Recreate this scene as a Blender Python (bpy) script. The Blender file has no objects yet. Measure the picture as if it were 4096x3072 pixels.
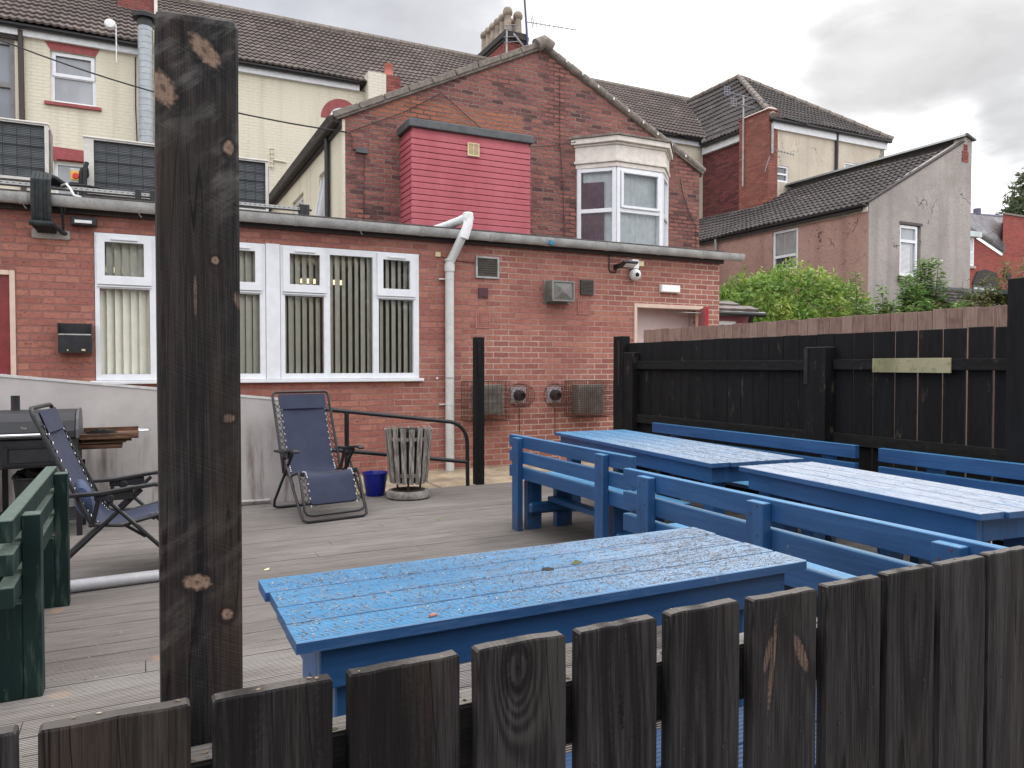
import bpy, bmesh, math, random
from mathutils import Vector, Matrix, noise as mnoise

random.seed(7)
SC = bpy.context.scene
COL = SC.collection
R = math.radians
PI = math.pi
WL = {}          # world location of every object built (no rotation while building)

# ------------------------------------------------------------------ object helpers
def thing(name, loc, label, cat, group=None):
    o = bpy.data.objects.new(name, None)
    COL.objects.link(o)
    o.empty_display_size = 0.1
    o.location = loc
    WL[o] = Vector(loc)
    o['label'] = label
    o['category'] = cat
    if group: o['group'] = group
    return o

def tag(o, label, cat, group=None):
    o['label'] = label; o['category'] = cat
    if group: o['group'] = group
    return o

def struct(o, kind='structure'):
    o['kind'] = kind
    return o

class MB:
    def __init__(s): s.v = []; s.f = []
    def add(s, vs, fs):
        n = len(s.v)
        s.v.extend([tuple(v) for v in vs])
        s.f.extend([tuple(i + n for i in f) for f in fs])
        return s
    def box(s, x0, y0, z0, x1, y1, z1):
        if x1 < x0: x0, x1 = x1, x0
        if y1 < y0: y0, y1 = y1, y0
        if z1 < z0: z0, z1 = z1, z0
        vs = [(x0,y0,z0),(x1,y0,z0),(x1,y1,z0),(x0,y1,z0),(x0,y0,z1),(x1,y0,z1),(x1,y1,z1),(x0,y1,z1)]
        return s.add(vs, [(0,3,2,1),(4,5,6,7),(0,1,5,4),(1,2,6,5),(2,3,7,6),(3,0,4,7)])
    def obox(s, c, sx, sy, sz, rz=0, ry=0, rx=0):
        m = Matrix.Translation(c) @ Matrix.Rotation(rz,4,'Z') @ Matrix.Rotation(ry,4,'Y') @ Matrix.Rotation(rx,4,'X')
        vs = [m @ Vector((a*sx/2,b*sy/2,d*sz/2)) for d in (-1,1) for b in (-1,1) for a in (-1,1)]
        return s.add(vs, [(0,2,3,1),(4,5,7,6),(0,1,5,4),(1,3,7,5),(3,2,6,7),(2,0,4,6)])
    def bar(s, p0, p1, w, h, up=(0,0,1)):
        p0 = Vector(p0); p1 = Vector(p1); d = (p1-p0).normalized(); up = Vector(up)
        a = d.cross(up)
        if a.length < 1e-4: a = d.cross(Vector((1,0,0)))
        a.normalize(); b = a.cross(d).normalized()
        vs = [p + a*(w/2*i) + b*(h/2*j) for p in (p0,p1) for (i,j) in ((-1,-1),(1,-1),(1,1),(-1,1))]
        return s.add(vs, [(3,2,1,0),(4,5,6,7),(0,1,5,4),(1,2,6,5),(2,3,7,6),(3,0,4,7)])
    def tube(s, pts, r, n=8, closed=False):
        pts = [Vector(p) for p in pts]; N = len(pts); base = len(s.v)
        rr = r if isinstance(r,(list,tuple)) else [r]*N
        prev = None
        for i,p in enumerate(pts):
            if closed: d = pts[(i+1)%N]-pts[i-1]
            else: d = pts[min(i+1,N-1)]-pts[max(i-1,0)]
            d.normalize()
            if prev is None:
                a = d.cross(Vector((0,0,1)))
                if a.length < 0.05: a = d.cross(Vector((1,0,0)))
            else:
                a = prev - d*prev.dot(d)
            a.normalize(); prev = a; b = d.cross(a)
            for k in range(n):
                t = 2*PI*k/n
                s.v.append(tuple(p + (a*math.cos(t)+b*math.sin(t))*rr[i]))
        for i in range(N if closed else N-1):
            for k in range(n):
                i2 = (i+1)%N
                s.f.append((base+i*n+k, base+i*n+(k+1)%n, base+i2*n+(k+1)%n, base+i2*n+k))
        if not closed:
            s.f.append(tuple(base+k for k in range(n))[::-1])
            s.f.append(tuple(base+(N-1)*n+k for k in range(n)))
        return s
    def lathe(s, prof, c=(0,0,0), n=24, axis='Z', cap=True):
        base = len(s.v); c = Vector(c)
        for (r,h) in prof:
            for k in range(n):
                t = 2*PI*k/n; x,y = r*math.cos(t), r*math.sin(t)
                p = {'Z':(x,y,h),'Y':(x,h,y),'X':(h,x,y)}[axis]
                s.v.append(tuple(c+Vector(p)))
        for i in range(len(prof)-1):
            for k in range(n):
                f = (base+i*n+k, base+i*n+(k+1)%n, base+(i+1)*n+(k+1)%n, base+(i+1)*n+k)
                s.f.append(f if axis!='Y' else f[::-1])
        if cap:
            s.f.append(tuple(base+k for k in range(n))[::-1]); s.f.append(tuple(base+(len(prof)-1)*n+k for k in range(n)))
        return s
    def prism(s, poly, axis, a, b):
        # poly: 2-D points; axis 'X': (y,z), 'Y': (x,z), 'Z': (x,y)
        def P(p,h): return {'X':(h,p[0],p[1]),'Y':(p[0],h,p[1]),'Z':(p[0],p[1],h)}[axis]
        n = len(poly)
        vs = [P(p,a) for p in poly]+[P(p,b) for p in poly]
        fs = [tuple(range(n))[::-1], tuple(range(n,2*n))]+[(i,(i+1)%n,n+(i+1)%n,n+i) for i in range(n)]
        return s.add(vs, fs)
    def wall(s, axis, u0, u1, z0, z1, a, b, holes=(), slope=None):
        # wall slab between planes a and b (axis 'Y': u = x; axis 'X': u = y) with rectangular holes
        us = sorted({u0,u1,*[h[0] for h in holes],*[h[1] for h in holes]})
        zs = sorted({z0,z1,*[h[2] for h in holes],*[h[3] for h in holes]})
        us = [u for u in us if u0<=u<=u1]; zs = [z for z in zs if z0<=z<=z1]
        solid = {}
        for i in range(len(us)-1):
            for j in range(len(zs)-1):
                cu,cz = (us[i]+us[i+1])/2,(zs[j]+zs[j+1])/2
                solid[i,j] = not any(h[0]<cu<h[1] and h[2]<cz<h[3] for h in holes)
        def P(u,z,w): return (u,w,z) if axis=='Y' else (w,u,z)
        for (i,j),ok in solid.items():
            if not ok: continue
            A,B,C,D = us[i],us[i+1],zs[j],zs[j+1]
            s.add([P(A,C,a),P(B,C,a),P(B,D,a),P(A,D,a)],[(0,1,2,3)])
            s.add([P(A,C,b),P(B,C,b),P(B,D,b),P(A,D,b)],[(3,2,1,0)])
            if not solid.get((i-1,j)): s.add([P(A,C,a),P(A,D,a),P(A,D,b),P(A,C,b)],[(0,1,2,3)])
            if not solid.get((i+1,j)): s.add([P(B,C,a),P(B,D,a),P(B,D,b),P(B,C,b)],[(3,2,1,0)])
            if not solid.get((i,j-1)): s.add([P(A,C,a),P(B,C,a),P(B,C,b),P(A,C,b)],[(3,2,1,0)])
            if not solid.get((i,j+1)): s.add([P(A,D,a),P(B,D,a),P(B,D,b),P(A,D,b)],[(0,1,2,3)])
        return s
    def build(s, name, mat, parent=None, bev=0, seg=1, smooth=False, loc=None, local=False, fix=True):
        me = bpy.data.meshes.new(name)
        base = Vector((0,0,0))
        if parent is not None and not local: base = WL[parent]
        if loc is not None: base = Vector(loc)
        me.from_pydata([tuple(Vector(v)-base) for v in s.v], [], s.f)
        if fix:
            bm = bmesh.new(); bm.from_mesh(me)
            bmesh.ops.recalc_face_normals(bm, faces=bm.faces[:])
            bm.to_mesh(me); bm.free()
        me.materials.append(mat)
        if smooth:
            me.polygons.foreach_set('use_smooth',[True]*len(me.polygons))
            me.set_sharp_from_angle(angle=R(40))
        o = bpy.data.objects.new(name, me)
        COL.objects.link(o)
        if parent is not None:
            o.parent = parent
            if loc is not None: o.location = Vector(loc)-WL[parent]
        elif loc is not None: o.location = loc
        WL[o] = base
        if bev:
            m = o.modifiers.new('bevel','BEVEL'); m.width = bev; m.segments = seg; m.limit_method = 'ANGLE'; m.angle_limit = R(40)
        return o

def copy_tree(o, parent=None):
    c = o.copy(); COL.objects.link(c); c.parent = parent
    for ch in list(o.children): copy_tree(ch, c)
    return c

# ------------------------------------------------------------------ material helpers
class NT:
    def __init__(s, name, world=None):
        if world: s.m = world
        else: s.m = bpy.data.materials.new(name)
        s.m.use_nodes = True; s.t = s.m.node_tree; s.t.nodes.clear(); s.N = s.t.nodes; s.L = s.t.links
    def put(s, sock, val):
        if val is None: return
        if isinstance(val, bpy.types.NodeSocket): s.L.new(val, sock)
        elif isinstance(val,(tuple,list)) and sock.type=='RGBA' and len(val)==3: sock.default_value = (*val,1)
        else: sock.default_value = val
    def n(s, typ, ins=None, **attr):
        nd = s.N.new(typ)
        for k,v in attr.items(): setattr(nd,k,v)
        for k,v in (ins or {}).items(): s.put(nd.inputs[k], v)
        return nd
    def m_(s, op, a, b=None, c=None, clamp=False):
        nd = s.N.new('ShaderNodeMath'); nd.operation = op; nd.use_clamp = clamp
        s.put(nd.inputs[0],a); s.put(nd.inputs[1],b); s.put(nd.inputs[2],c)
        return nd.outputs[0]
    def vm(s, op, a, b=None):
        nd = s.N.new('ShaderNodeVectorMath'); nd.operation = op
        s.put(nd.inputs[0],a)
        if b is not None: s.put(nd.inputs[3 if op=='SCALE' else 1],b)
        return nd.outputs['Value'] if op in('DOT_PRODUCT','LENGTH','DISTANCE') else nd.outputs[0]
    def mix(s, f, a, b, blend='MIX'):
        nd = s.N.new('ShaderNodeMix'); nd.data_type = 'RGBA'; nd.blend_type = blend
        s.put(nd.inputs[0],f); s.put(nd.inputs[6],a); s.put(nd.inputs[7],b)
        return nd.outputs[2]
    def fmix(s, f, a, b):
        nd = s.N.new('ShaderNodeMix'); nd.data_type = 'FLOAT'
        s.put(nd.inputs[0],f); s.put(nd.inputs[2],a); s.put(nd.inputs[3],b)
        return nd.outputs[0]
    def ramp(s, f, stops, interp='LINEAR'):
        nd = s.N.new('ShaderNodeValToRGB'); nd.color_ramp.interpolation = interp
        e = nd.color_ramp.elements
        while len(e) < len(stops): e.new(0.5)
        for i,(p,c) in enumerate(stops):
            e[i].position = p; e[i].color = (c,c,c,1) if isinstance(c,(int,float)) else (*c,1)
        s.put(nd.inputs[0], f)
        return nd.outputs[0]
    def step(s, f, a, b):
        nd = s.N.new('ShaderNodeMapRange'); nd.interpolation_type = 'SMOOTHSTEP'
        s.put(nd.inputs[0],f); nd.inputs[1].default_value = a; nd.inputs[2].default_value = b
        nd.inputs[3].default_value = 0; nd.inputs[4].default_value = 1
        return nd.outputs[0]
    def noise(s, vec, scale, detail=3, rough=.55, dist=0, color=False):
        nd = s.n('ShaderNodeTexNoise', {'Vector':vec,'Scale':scale,'Detail':detail,'Roughness':rough,'Distortion':dist})
        return nd.outputs['Color'] if color else nd.outputs['Fac']
    def scale(s, vec, sc):
        nd = s.n('ShaderNodeMapping', {'Vector':vec}); nd.inputs['Scale'].default_value = sc
        return nd.outputs[0]
    def obj(s): return s.n('ShaderNodeTexCoord').outputs['Object']
    def rnd(s): return s.n('ShaderNodeObjectInfo').outputs['Random']
    def sep(s, v):
        nd = s.n('ShaderNodeSeparateXYZ', {0:v}); return nd.outputs[0],nd.outputs[1],nd.outputs[2]
    def comb(s, x, y, z):
        return s.n('ShaderNodeCombineXYZ', {0:x,1:y,2:z}).outputs[0]
    def bump(s, h, dist, strength=1.0):
        return s.n('ShaderNodeBump', {'Height':h,'Distance':dist,'Strength':strength}).outputs[0]
    def out(s, col, rough=.7, bump=None, metal=0, spec=.5, **kw):
        ins = {'Base Color':col,'Roughness':rough,'Metallic':metal,'Specular IOR Level':spec}
        ins.update(kw)
        p = s.n('ShaderNodeBsdfPrincipled', ins)
        if bump is not None: s.L.new(bump, p.inputs['Normal'])
        o = s.n('ShaderNodeOutputMaterial'); s.L.new(p.outputs[0], o.inputs[0])
        return s.m

def plain(name, col, rough=.6, metal=0, var=.12, nscale=9, bump=0.0006, spec=.5):
    """paint, plastic or metal with gentle dirt variation"""
    t = NT(name); v = t.obj()
    n1 = t.noise(v, nscale, 4); n2 = t.noise(v, nscale*9, 2)
    f = t.m_('ADD', t.m_('MULTIPLY', n1, .7), t.m_('MULTIPLY', n2, .3))
    c = t.mix(t.step(f,.3,.7), tuple(x*(1-var*1.6) for x in col), tuple(min(1,x*(1+var)) for x in col))
    r = t.m_('ADD', rough-.1, t.m_('MULTIPLY', n1, .2))
    return t.out(c, r, t.bump(n2, bump) if bump else None, metal, spec)

def brick(name, cols, mort_a, mort_b, msize=.007, bias=0.0, wear=None, dist=.004, bumpd=.006, stain=.35, patch=None, row=.075, bw=.225, rustic=.5):
    t = NT(name); tc = t.n('ShaderNodeTexCoord'); v = tc.outputs['Object']
    x,y,z = t.sep(v); nx,ny,nz = t.sep(tc.outputs['Normal'])
    side = t.m_('GREATER_THAN', t.m_('ABSOLUTE', nx), .7)
    u = t.fmix(side, x, y)
    wob = t.noise(v, 14, 3, color=True)
    vec = t.vm('ADD', t.comb(u,z,0), t.vm('SCALE', t.vm('SUBTRACT', wob, (.5,.5,.5)), dist*3))
    b = t.n('ShaderNodeTexBrick', {'Vector':vec,'Color1':(0,0,0),'Color2':(1,1,1),'Mortar':(.5,.5,.5),'Scale':1.0,
            'Mortar Size':msize,'Mortar Smooth':.25,'Bias':bias,'Brick Width':bw,'Row Height':row})
    rnd = t.sep(b.outputs['Color'])[0]; mor = b.outputs['Fac']
    k = len(cols)
    c = t.ramp(rnd, [(i/(k-1),cols[i]) for i in range(k)])
    n1 = t.noise(v, 1.1, 4); n2 = t.noise(v, 22, 4); n3 = t.noise(t.scale(t.comb(u,z,0),(30,75,1)), 1, 3, dist=1.2)
    c = t.mix(t.m_('MULTIPLY', t.step(n2,.35,.75), .45), c, t.mix(.5, c, (.02,.012,.012)))
    crease = t.step(n3, .61, .68)
    c = t.mix(t.m_('MULTIPLY', crease, rustic), c, (.035,.018,.018))
    if patch:
        x0,x1,z0,z1,pc = patch
        m = t.m_('MULTIPLY', t.m_('MULTIPLY', t.step(x,x0-.05,x0+.05), t.m_('SUBTRACT',1.0,t.step(x,x1-.05,x1+.05))),
                 t.m_('MULTIPLY', t.step(z,z0-.03,z0+.03), t.m_('SUBTRACT',1.0,t.step(z,z1-.03,z1+.03))))
        c = t.mix(t.m_('MULTIPLY', m, .85), c, t.mix(rnd, pc, tuple(q*.72 for q in pc)))
    if wear: wf = t.m_('ADD', t.noise(v,.8,3), t.m_('MULTIPLY', t.m_('SUBTRACT', t.m_('ADD', t.m_('MULTIPLY',x,wear[0]), t.m_('MULTIPLY',z,wear[1])), wear[2]), 1.0))
    else: wf = n1
    mc = t.mix(t.step(wf,.28,.74), mort_a, mort_b)
    mc = t.mix(t.m_('MULTIPLY', t.step(n2,.5,.8), .5), mc, mort_a)
    c = t.mix(mor, c, mc)
    c = t.mix(t.m_('MULTIPLY', t.step(n1,.45,.75), stain), c, t.mix(.55, c, (.03,.02,.022)))
    h = t.m_('ADD', t.m_('MULTIPLY', t.m_('SUBTRACT',1.0,mor), 1.0), t.m_('SUBTRACT', t.m_('MULTIPLY', n2, .5), t.m_('MULTIPLY', crease, .6)))
    return t.out(c, .9, t.bump(h, bumpd), spec=.25)

def painted_brick(name, col, dark):
    t = NT(name); tc = t.n('ShaderNodeTexCoord'); v = tc.outputs['Object']
    x,y,z = t.sep(v); nx,ny,nz = t.sep(tc.outputs['Normal'])
    u = t.fmix(t.m_('GREATER_THAN', t.m_('ABSOLUTE', nx), .7), x, y)
    vec = t.vm('ADD', t.comb(u,z,0), t.vm('SCALE', t.vm('SUBTRACT', t.noise(v,9,3,color=True), (.5,.5,.5)), .02))
    b = t.n('ShaderNodeTexBrick', {'Vector':vec,'Color1':(0,0,0),'Color2':(1,1,1),'Mortar':(.5,.5,.5),'Scale':1.0,'Mortar Size':.006,'Mortar Smooth':.6,'Brick Width':.225,'Row Height':.075})
    n1 = t.noise(v,.7,5); n2 = t.noise(v,16,4); n3 = t.noise(t.scale(v,(3,3,.25)),1,4)
    c = t.mix(t.m_('MULTIPLY', b.outputs['Fac'], t.step(n1,.4,.65)), col, t.mix(.35,col,dark))
    c = t.mix(t.m_('MULTIPLY', t.step(n3,.46,.72), .6), c, t.mix(.5,col,dark))
    c = t.mix(t.step(n2,.7,.78), c, t.mix(.55,col,dark))
    return t.out(c, .75, t.bump(t.m_('ADD', t.m_('SUBTRACT',1.0,b.outputs['Fac']), n2), .004), spec=.3)

def render_mat(name, a, b, dark, bumpd=.012, sc=18):
    t = NT(name); v = t.obj()
    n1 = t.noise(v,.55,6,.65); n2 = t.noise(v,sc,5,.7); n3 = t.noise(t.scale(v,(2.6,2.6,.16)),1,5,.6); n4 = t.noise(v,sc*2.6,2); n5 = t.noise(v,1.7,4,.7)
    vo = t.n('ShaderNodeTexVoronoi', {'Vector':t.vm('ADD', v, t.vm('SCALE', t.noise(v,1.3,4,.6,color=True), 1.1)),'Scale':.55}, feature='DISTANCE_TO_EDGE').outputs['Distance']
    crack = t.m_('MULTIPLY', t.m_('SUBTRACT',1.0,t.step(vo,.002,.008)), t.step(n5,.5,.56))
    c = t.mix(t.step(n1,.36,.62), a, b)
    c = t.mix(t.m_('MULTIPLY', t.step(n5,.54,.60), .22), c, tuple(min(1,q*1.25) for q in b))
    c = t.mix(t.m_('MULTIPLY', t.step(n3,.48,.75), .38), c, dark)
    c = t.mix(t.m_('MULTIPLY', t.step(n2,.55,.66), .5), c, dark)
    c = t.mix(t.m_('MULTIPLY', crack, .7), c, tuple(q*.3 for q in dark))
    return t.out(c, .93, t.bump(t.m_('SUBTRACT', t.m_('ADD',n2,t.m_('MULTIPLY',n4,.4)), crack), bumpd), spec=.2)

def tiles_mat(name, a, b, lich):
    t = NT(name); v = t.obj()
    n1 = t.noise(v,.5,5,.6); n2 = t.noise(v,7,5,.65); n3 = t.noise(v,40,2); n4 = t.noise(v,1.9,5,.7)
    cell = t.vm('SNAP', t.vm('ADD', v, (.013,.027,.011)), (.30,.30,.20))
    wn = t.n('ShaderNodeTexWhiteNoise', {'Vector':cell}, noise_dimensions='3D').outputs['Value']
    c = t.mix(t.step(n1,.35,.65), a, b)
    c = t.mix(t.m_('MULTIPLY', wn, .55), c, tuple(q*.5 for q in a))
    c = t.mix(t.m_('MULTIPLY', t.step(wn,.90,.97), .6), c, tuple(min(1,q*1.5) for q in b))
    c = t.mix(t.m_('MULTIPLY', t.m_('MULTIPLY', t.step(n2,.5,.7), t.step(n4,.42,.62)), .7), c, lich)
    c = t.mix(t.m_('MULTIPLY', t.step(n4,.55,.75), .5), c, (.045,.042,.036))
    c = t.mix(t.m_('MULTIPLY', n3, .3), c, (.03,.027,.027))
    return t.out(c, .85, t.bump(n3,.004), spec=.3)

def wood_black(name, axis='Z', base=(.012,.0115,.012), light=(.045,.04,.037), brown=(.04,.022,.014), knots=(), scale=1.0, browned=.5, grain=1.0, extra_pale=0.0, green=0.0, smear=0.0):
    """black stained timber; knots = (x, z, rx, rz, tilt, kind)  kind: 'bare' tan knot, 'ring' stained knot, 'bark' pale flake"""
    t = NT(name); v = t.obj(); x,y,z = t.sep(v); rn = t.rnd()
    if axis=='X': x,z = z,x
    if axis=='Y': x,z = z,y
    if not knots:
        z0 = z
        x = t.m_('ADD', x, t.m_('MULTIPLY', rn, 31.7)); z = t.m_('ADD', z, t.m_('MULTIPLY', rn, 17.3))
    vec = t.comb(x, t.m_('MULTIPLY', y, 1.0), z)
    low = t.noise(t.scale(vec,(7*scale,7*scale,1.1*scale)),1,3,.5)
    h = t.m_('ADD', t.m_('MULTIPLY', x, 95*scale), t.m_('MULTIPLY', low, 16))
    fine = t.m_('ADD', t.m_('MULTIPLY', t.noise(t.scale(vec,(170*scale,170*scale,5*scale)),1,4,.7), .5), t.m_('MULTIPLY', t.noise(t.scale(vec,(520*scale,520*scale,9*scale)),1,3,.7), .5))
    pal = None; dk = None
    kn = t.noise(vec, 160, 4)
    for (kx,kz,rx,rz,tl,kind) in knots:
        dx = t.m_('SUBTRACT', x, kx); dz = t.m_('SUBTRACT', z, kz)
        ca,sa = math.cos(tl),math.sin(tl)
        a = t.m_('DIVIDE', t.m_('ADD', t.m_('MULTIPLY',dx,ca), t.m_('MULTIPLY',dz,sa)), rx)
        b = t.m_('DIVIDE', t.m_('SUBTRACT', t.m_('MULTIPLY',dz,ca), t.m_('MULTIPLY',dx,sa)), rz)
        d = t.m_('SQRT', t.m_('ADD', t.m_('MULTIPLY',a,a), t.m_('MULTIPLY',b,b)))
        # grain flows round the knot
        b2 = t.m_('MULTIPLY', b, .55)
        e = t.m_('POWER', 2.718, t.m_('MULTIPLY', t.m_('ADD', t.m_('MULTIPLY',a,a), t.m_('MULTIPLY',b2,b2)), -.32))
        h = t.m_('ADD', h, t.m_('MULTIPLY', e, (34 if kind=='ring' else 10) if kind!='bark' else 3))
        dn = t.m_('ADD', d, t.m_('MULTIPLY', t.m_('SUBTRACT', kn, .5), .9))
        inside = t.m_('SUBTRACT', 1.0, t.step(dn,.62,1.10))
        core = t.m_('SUBTRACT', 1.0, t.step(dn,.1,.24))
        halo = t.m_('SUBTRACT', t.m_('SUBTRACT',1.0,t.step(dn,1.2,2.0)), inside)
        if kind=='bark': inside = t.m_('MULTIPLY', inside, t.m_('ADD', .15, t.m_('MULTIPLY', t.step(fine,.4,.6), .6)))
        if kind in ('bare','bark'): pal = inside if pal is None else t.m_('MAXIMUM', pal, inside)
        hd = t.m_('MAXIMUM', t.m_('MULTIPLY', halo, .8), core) if kind!='bark' else t.m_('MULTIPLY', halo, .3)
        hd = t.m_('MULTIPLY', hd, .6 if kind=='bare' else 1.0); dk = hd if dk is None else t.m_('MAXIMUM', dk, hd)
    s1 = t.m_('SINE', h)
    med = t.noise(t.scale(vec,(24*scale,24*scale,1.6*scale)),1,3,.6)
    line = t.m_('ADD', t.m_('MULTIPLY', t.m_('MULTIPLY_ADD', s1, .5, .5), .24*grain), t.m_('ADD', t.m_('MULTIPLY', t.step(fine,.36,.64), .55), t.m_('MULTIPLY', med, .35)))
    big = t.noise(t.scale(vec,(3,3,1)),2.2,4,.6)
    c = t.mix(t.step(line,.30,.92), base, light)
    c = t.mix(t.m_('MULTIPLY', t.step(big,.45,.7), browned), c, t.mix(.6, c, brown))
    ck = t.noise(t.scale(vec,(22*scale,22*scale,.9*scale)),1,2,.5)
    ckm = t.m_('MULTIPLY', t.m_('SUBTRACT',1.0,t.step(t.m_('ABSOLUTE',t.m_('SUBTRACT',ck,.5)),.003,.010)), t.step(big,.44,.52))
    c = t.mix(t.m_('MULTIPLY', ckm, .9), c, (.003,.003,.003))
    speck = t.step(t.noise(vec,55,2),.74,.8)
    c = t.mix(t.m_('MULTIPLY', speck, .35), c, (.13,.12,.11))
    if extra_pale:
        c = t.mix(t.m_('MULTIPLY', t.step(t.noise(t.scale(vec,(6,6,2)),2,5,.7),.52,.72), extra_pale), c, (.16,.13,.10))
    if green:
        c = t.mix(t.m_('MULTIPLY', t.step(t.noise(t.scale(vec,(3,3,1.2)),3,5,.7),.6,.75), green), c, (.15,.145,.085))
    if smear:
        sv = t.comb(t.m_('ADD',t.m_('MULTIPLY',x,1.0),t.m_('MULTIPLY',z,.8)), y, t.m_('SUBTRACT',t.m_('MULTIPLY',z,1.0),t.m_('MULTIPLY',x,.8)))
        sm = t.noise(t.scale(sv,(11,20,34)),1,5,.62); sm2 = t.noise(t.scale(vec,(9,9,5)),1,3)
        zm = t.m_('MAXIMUM', t.step(z,1.42,1.6), t.m_('SUBTRACT',1.0,t.m_('MULTIPLY_ADD', t.step(t.m_('ABSOLUTE',t.m_('SUBTRACT',z,1.05)),.05,.12), .6, .4)))
        c = t.mix(t.m_('MULTIPLY', t.m_('MULTIPLY', t.m_('MULTIPLY', t.step(sm,.46,.66), t.step(sm2,.36,.55)), smear), t.m_('MULTIPLY_ADD', zm, .9, .1)), c, (.125,.118,.112))
        st = t.noise(t.scale(vec,(26,26,.7)),1,3,.55); c = t.mix(t.m_('MULTIPLY', t.step(st,.5,.68), .45), c, (.070,.045,.034))
        c = t.mix(t.m_('MULTIPLY', t.step(st,.47,.33), .5), c, (.008,.008,.010))
        saw = t.noise(t.scale(t.comb(x,y,t.m_('ADD',z,t.m_('MULTIPLY',x,.45))),(6,6,420)),1,2); fine = t.m_('ADD', fine, t.m_('MULTIPLY', saw, .5))
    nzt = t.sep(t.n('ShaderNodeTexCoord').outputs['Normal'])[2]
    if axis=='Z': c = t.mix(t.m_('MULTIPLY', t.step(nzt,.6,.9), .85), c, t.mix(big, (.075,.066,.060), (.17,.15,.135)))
    if dk is not None: c = t.mix(dk, c, (.006,.005,.006))
    if pal is not None:
        pc = t.mix(t.step(kn,.35,.7), (.29,.195,.15), (.19,.125,.095))
        c = t.mix(t.m_('MULTIPLY', pal, t.m_('ADD', .72, t.m_('MULTIPLY', t.step(fine,.3,.6), .25))), c, pc)
        if dk is not None: c = t.mix(t.m_('MULTIPLY', dk, pal), c, (.03,.012,.01))
    hh = t.m_('ADD', t.m_('MULTIPLY', s1, .18*grain), fine)
    r = t.m_('ADD', .55, t.m_('MULTIPLY', big, .3))
    return t.out(c, r, t.bump(hh,.0016), spec=.22)

def blue_paint(name, axis, wear=.0, haze=0, hazecol=(.36,.46,.57), drift=None):
    t = NT(name); tc = t.n('ShaderNodeTexCoord'); v = tc.outputs['Object']; rn = t.rnd(); x,y,z = t.sep(v)
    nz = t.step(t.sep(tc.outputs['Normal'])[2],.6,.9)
    vv = t.vm('ADD', v, t.comb(t.m_('MULTIPLY',rn,7.0),t.m_('MULTIPLY',rn,3.0),t.m_('MULTIPLY',rn,5.0)))
    g = t.scale(vv, {'X':(3,60,60),'Y':(60,3,60),'Z':(60,60,3)}[axis])
    g2 = t.scale(vv, {'X':(1.5,22,22),'Y':(22,1.5,22),'Z':(22,22,1.5)}[axis])
    fine = t.noise(g,1,4,.65); brush = t.noise(g2,1,3,.6); n1 = t.noise(vv,2.3,4); n2 = t.noise(vv,40,3); n3 = t.noise(vv,11,5,.65)
    c = t.mix(t.step(n1,.3,.7), (.013,.060,.165), (.020,.082,.220))
    c = t.mix(t.m_('MULTIPLY', rn, .3), c, (.020,.056,.125))
    c = t.mix(t.m_('MULTIPLY', t.step(brush,.42,.68), .45), c, (.034,.115,.265))
    c = t.mix(t.m_('MULTIPLY', t.step(fine,.56,.75), .4), c, (.010,.034,.085))
    c = t.mix(t.m_('MULTIPLY', t.step(n2,.68,.77), .4), c, (.018,.03,.06))
    # upward faces mixed to a lighter blue, sky light put into the colour
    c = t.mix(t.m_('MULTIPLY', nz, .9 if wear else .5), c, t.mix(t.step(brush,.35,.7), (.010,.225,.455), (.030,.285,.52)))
    # chips to bare timber, splash dirt near the deck
    c = t.mix(t.m_('MULTIPLY', t.m_('MULTIPLY', t.step(n3,.665,.70), t.step(n1,.5,.62)), .8), c, t.mix(n2, (.10,.085,.07), (.30,.26,.21)))
    if not wear: c = t.mix(t.m_('MULTIPLY', t.m_('MULTIPLY', t.m_('SUBTRACT',1.0,t.step(z,.02,.20)), t.step(n3,.36,.6)), .6), c, (.05,.047,.038))
    r = t.m_('ADD', .30, t.m_('MULTIPLY', n1, .2))
    if wear:
        w = t.noise(t.scale(v, (16,95,95) if axis=='X' else (95,16,95)), 1, 5, .7)
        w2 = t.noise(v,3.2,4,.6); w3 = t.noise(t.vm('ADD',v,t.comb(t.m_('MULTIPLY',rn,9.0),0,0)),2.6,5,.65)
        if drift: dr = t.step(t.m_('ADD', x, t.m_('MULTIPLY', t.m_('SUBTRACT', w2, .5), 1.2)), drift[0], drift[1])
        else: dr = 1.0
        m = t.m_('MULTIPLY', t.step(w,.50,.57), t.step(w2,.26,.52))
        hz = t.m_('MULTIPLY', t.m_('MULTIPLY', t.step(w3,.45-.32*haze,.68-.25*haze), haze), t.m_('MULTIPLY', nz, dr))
        c = t.mix(hz, c, t.mix(t.step(fine,.35,.7), hazecol, tuple(q*.72 for q in hazecol)))  # pale haze paints sky glare over the worn tops
        c = t.mix(t.m_('MULTIPLY', t.m_('MULTIPLY', m, wear), t.m_('MULTIPLY', nz, t.m_('MULTIPLY_ADD', dr, .6, .4))), c, t.mix(t.step(n2,.40,.6),(.045,.038,.033),(.20,.17,.145)))
        r = t.m_('ADD', r, t.m_('MULTIPLY', t.m_('ADD', m, hz), .25))
    return t.out(c, r, t.bump(t.m_('ADD',t.m_('ADD',fine,brush),t.m_('MULTIPLY',n2,.5)),.0007 if wear else .0016), spec=.85 if wear else .55)

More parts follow.
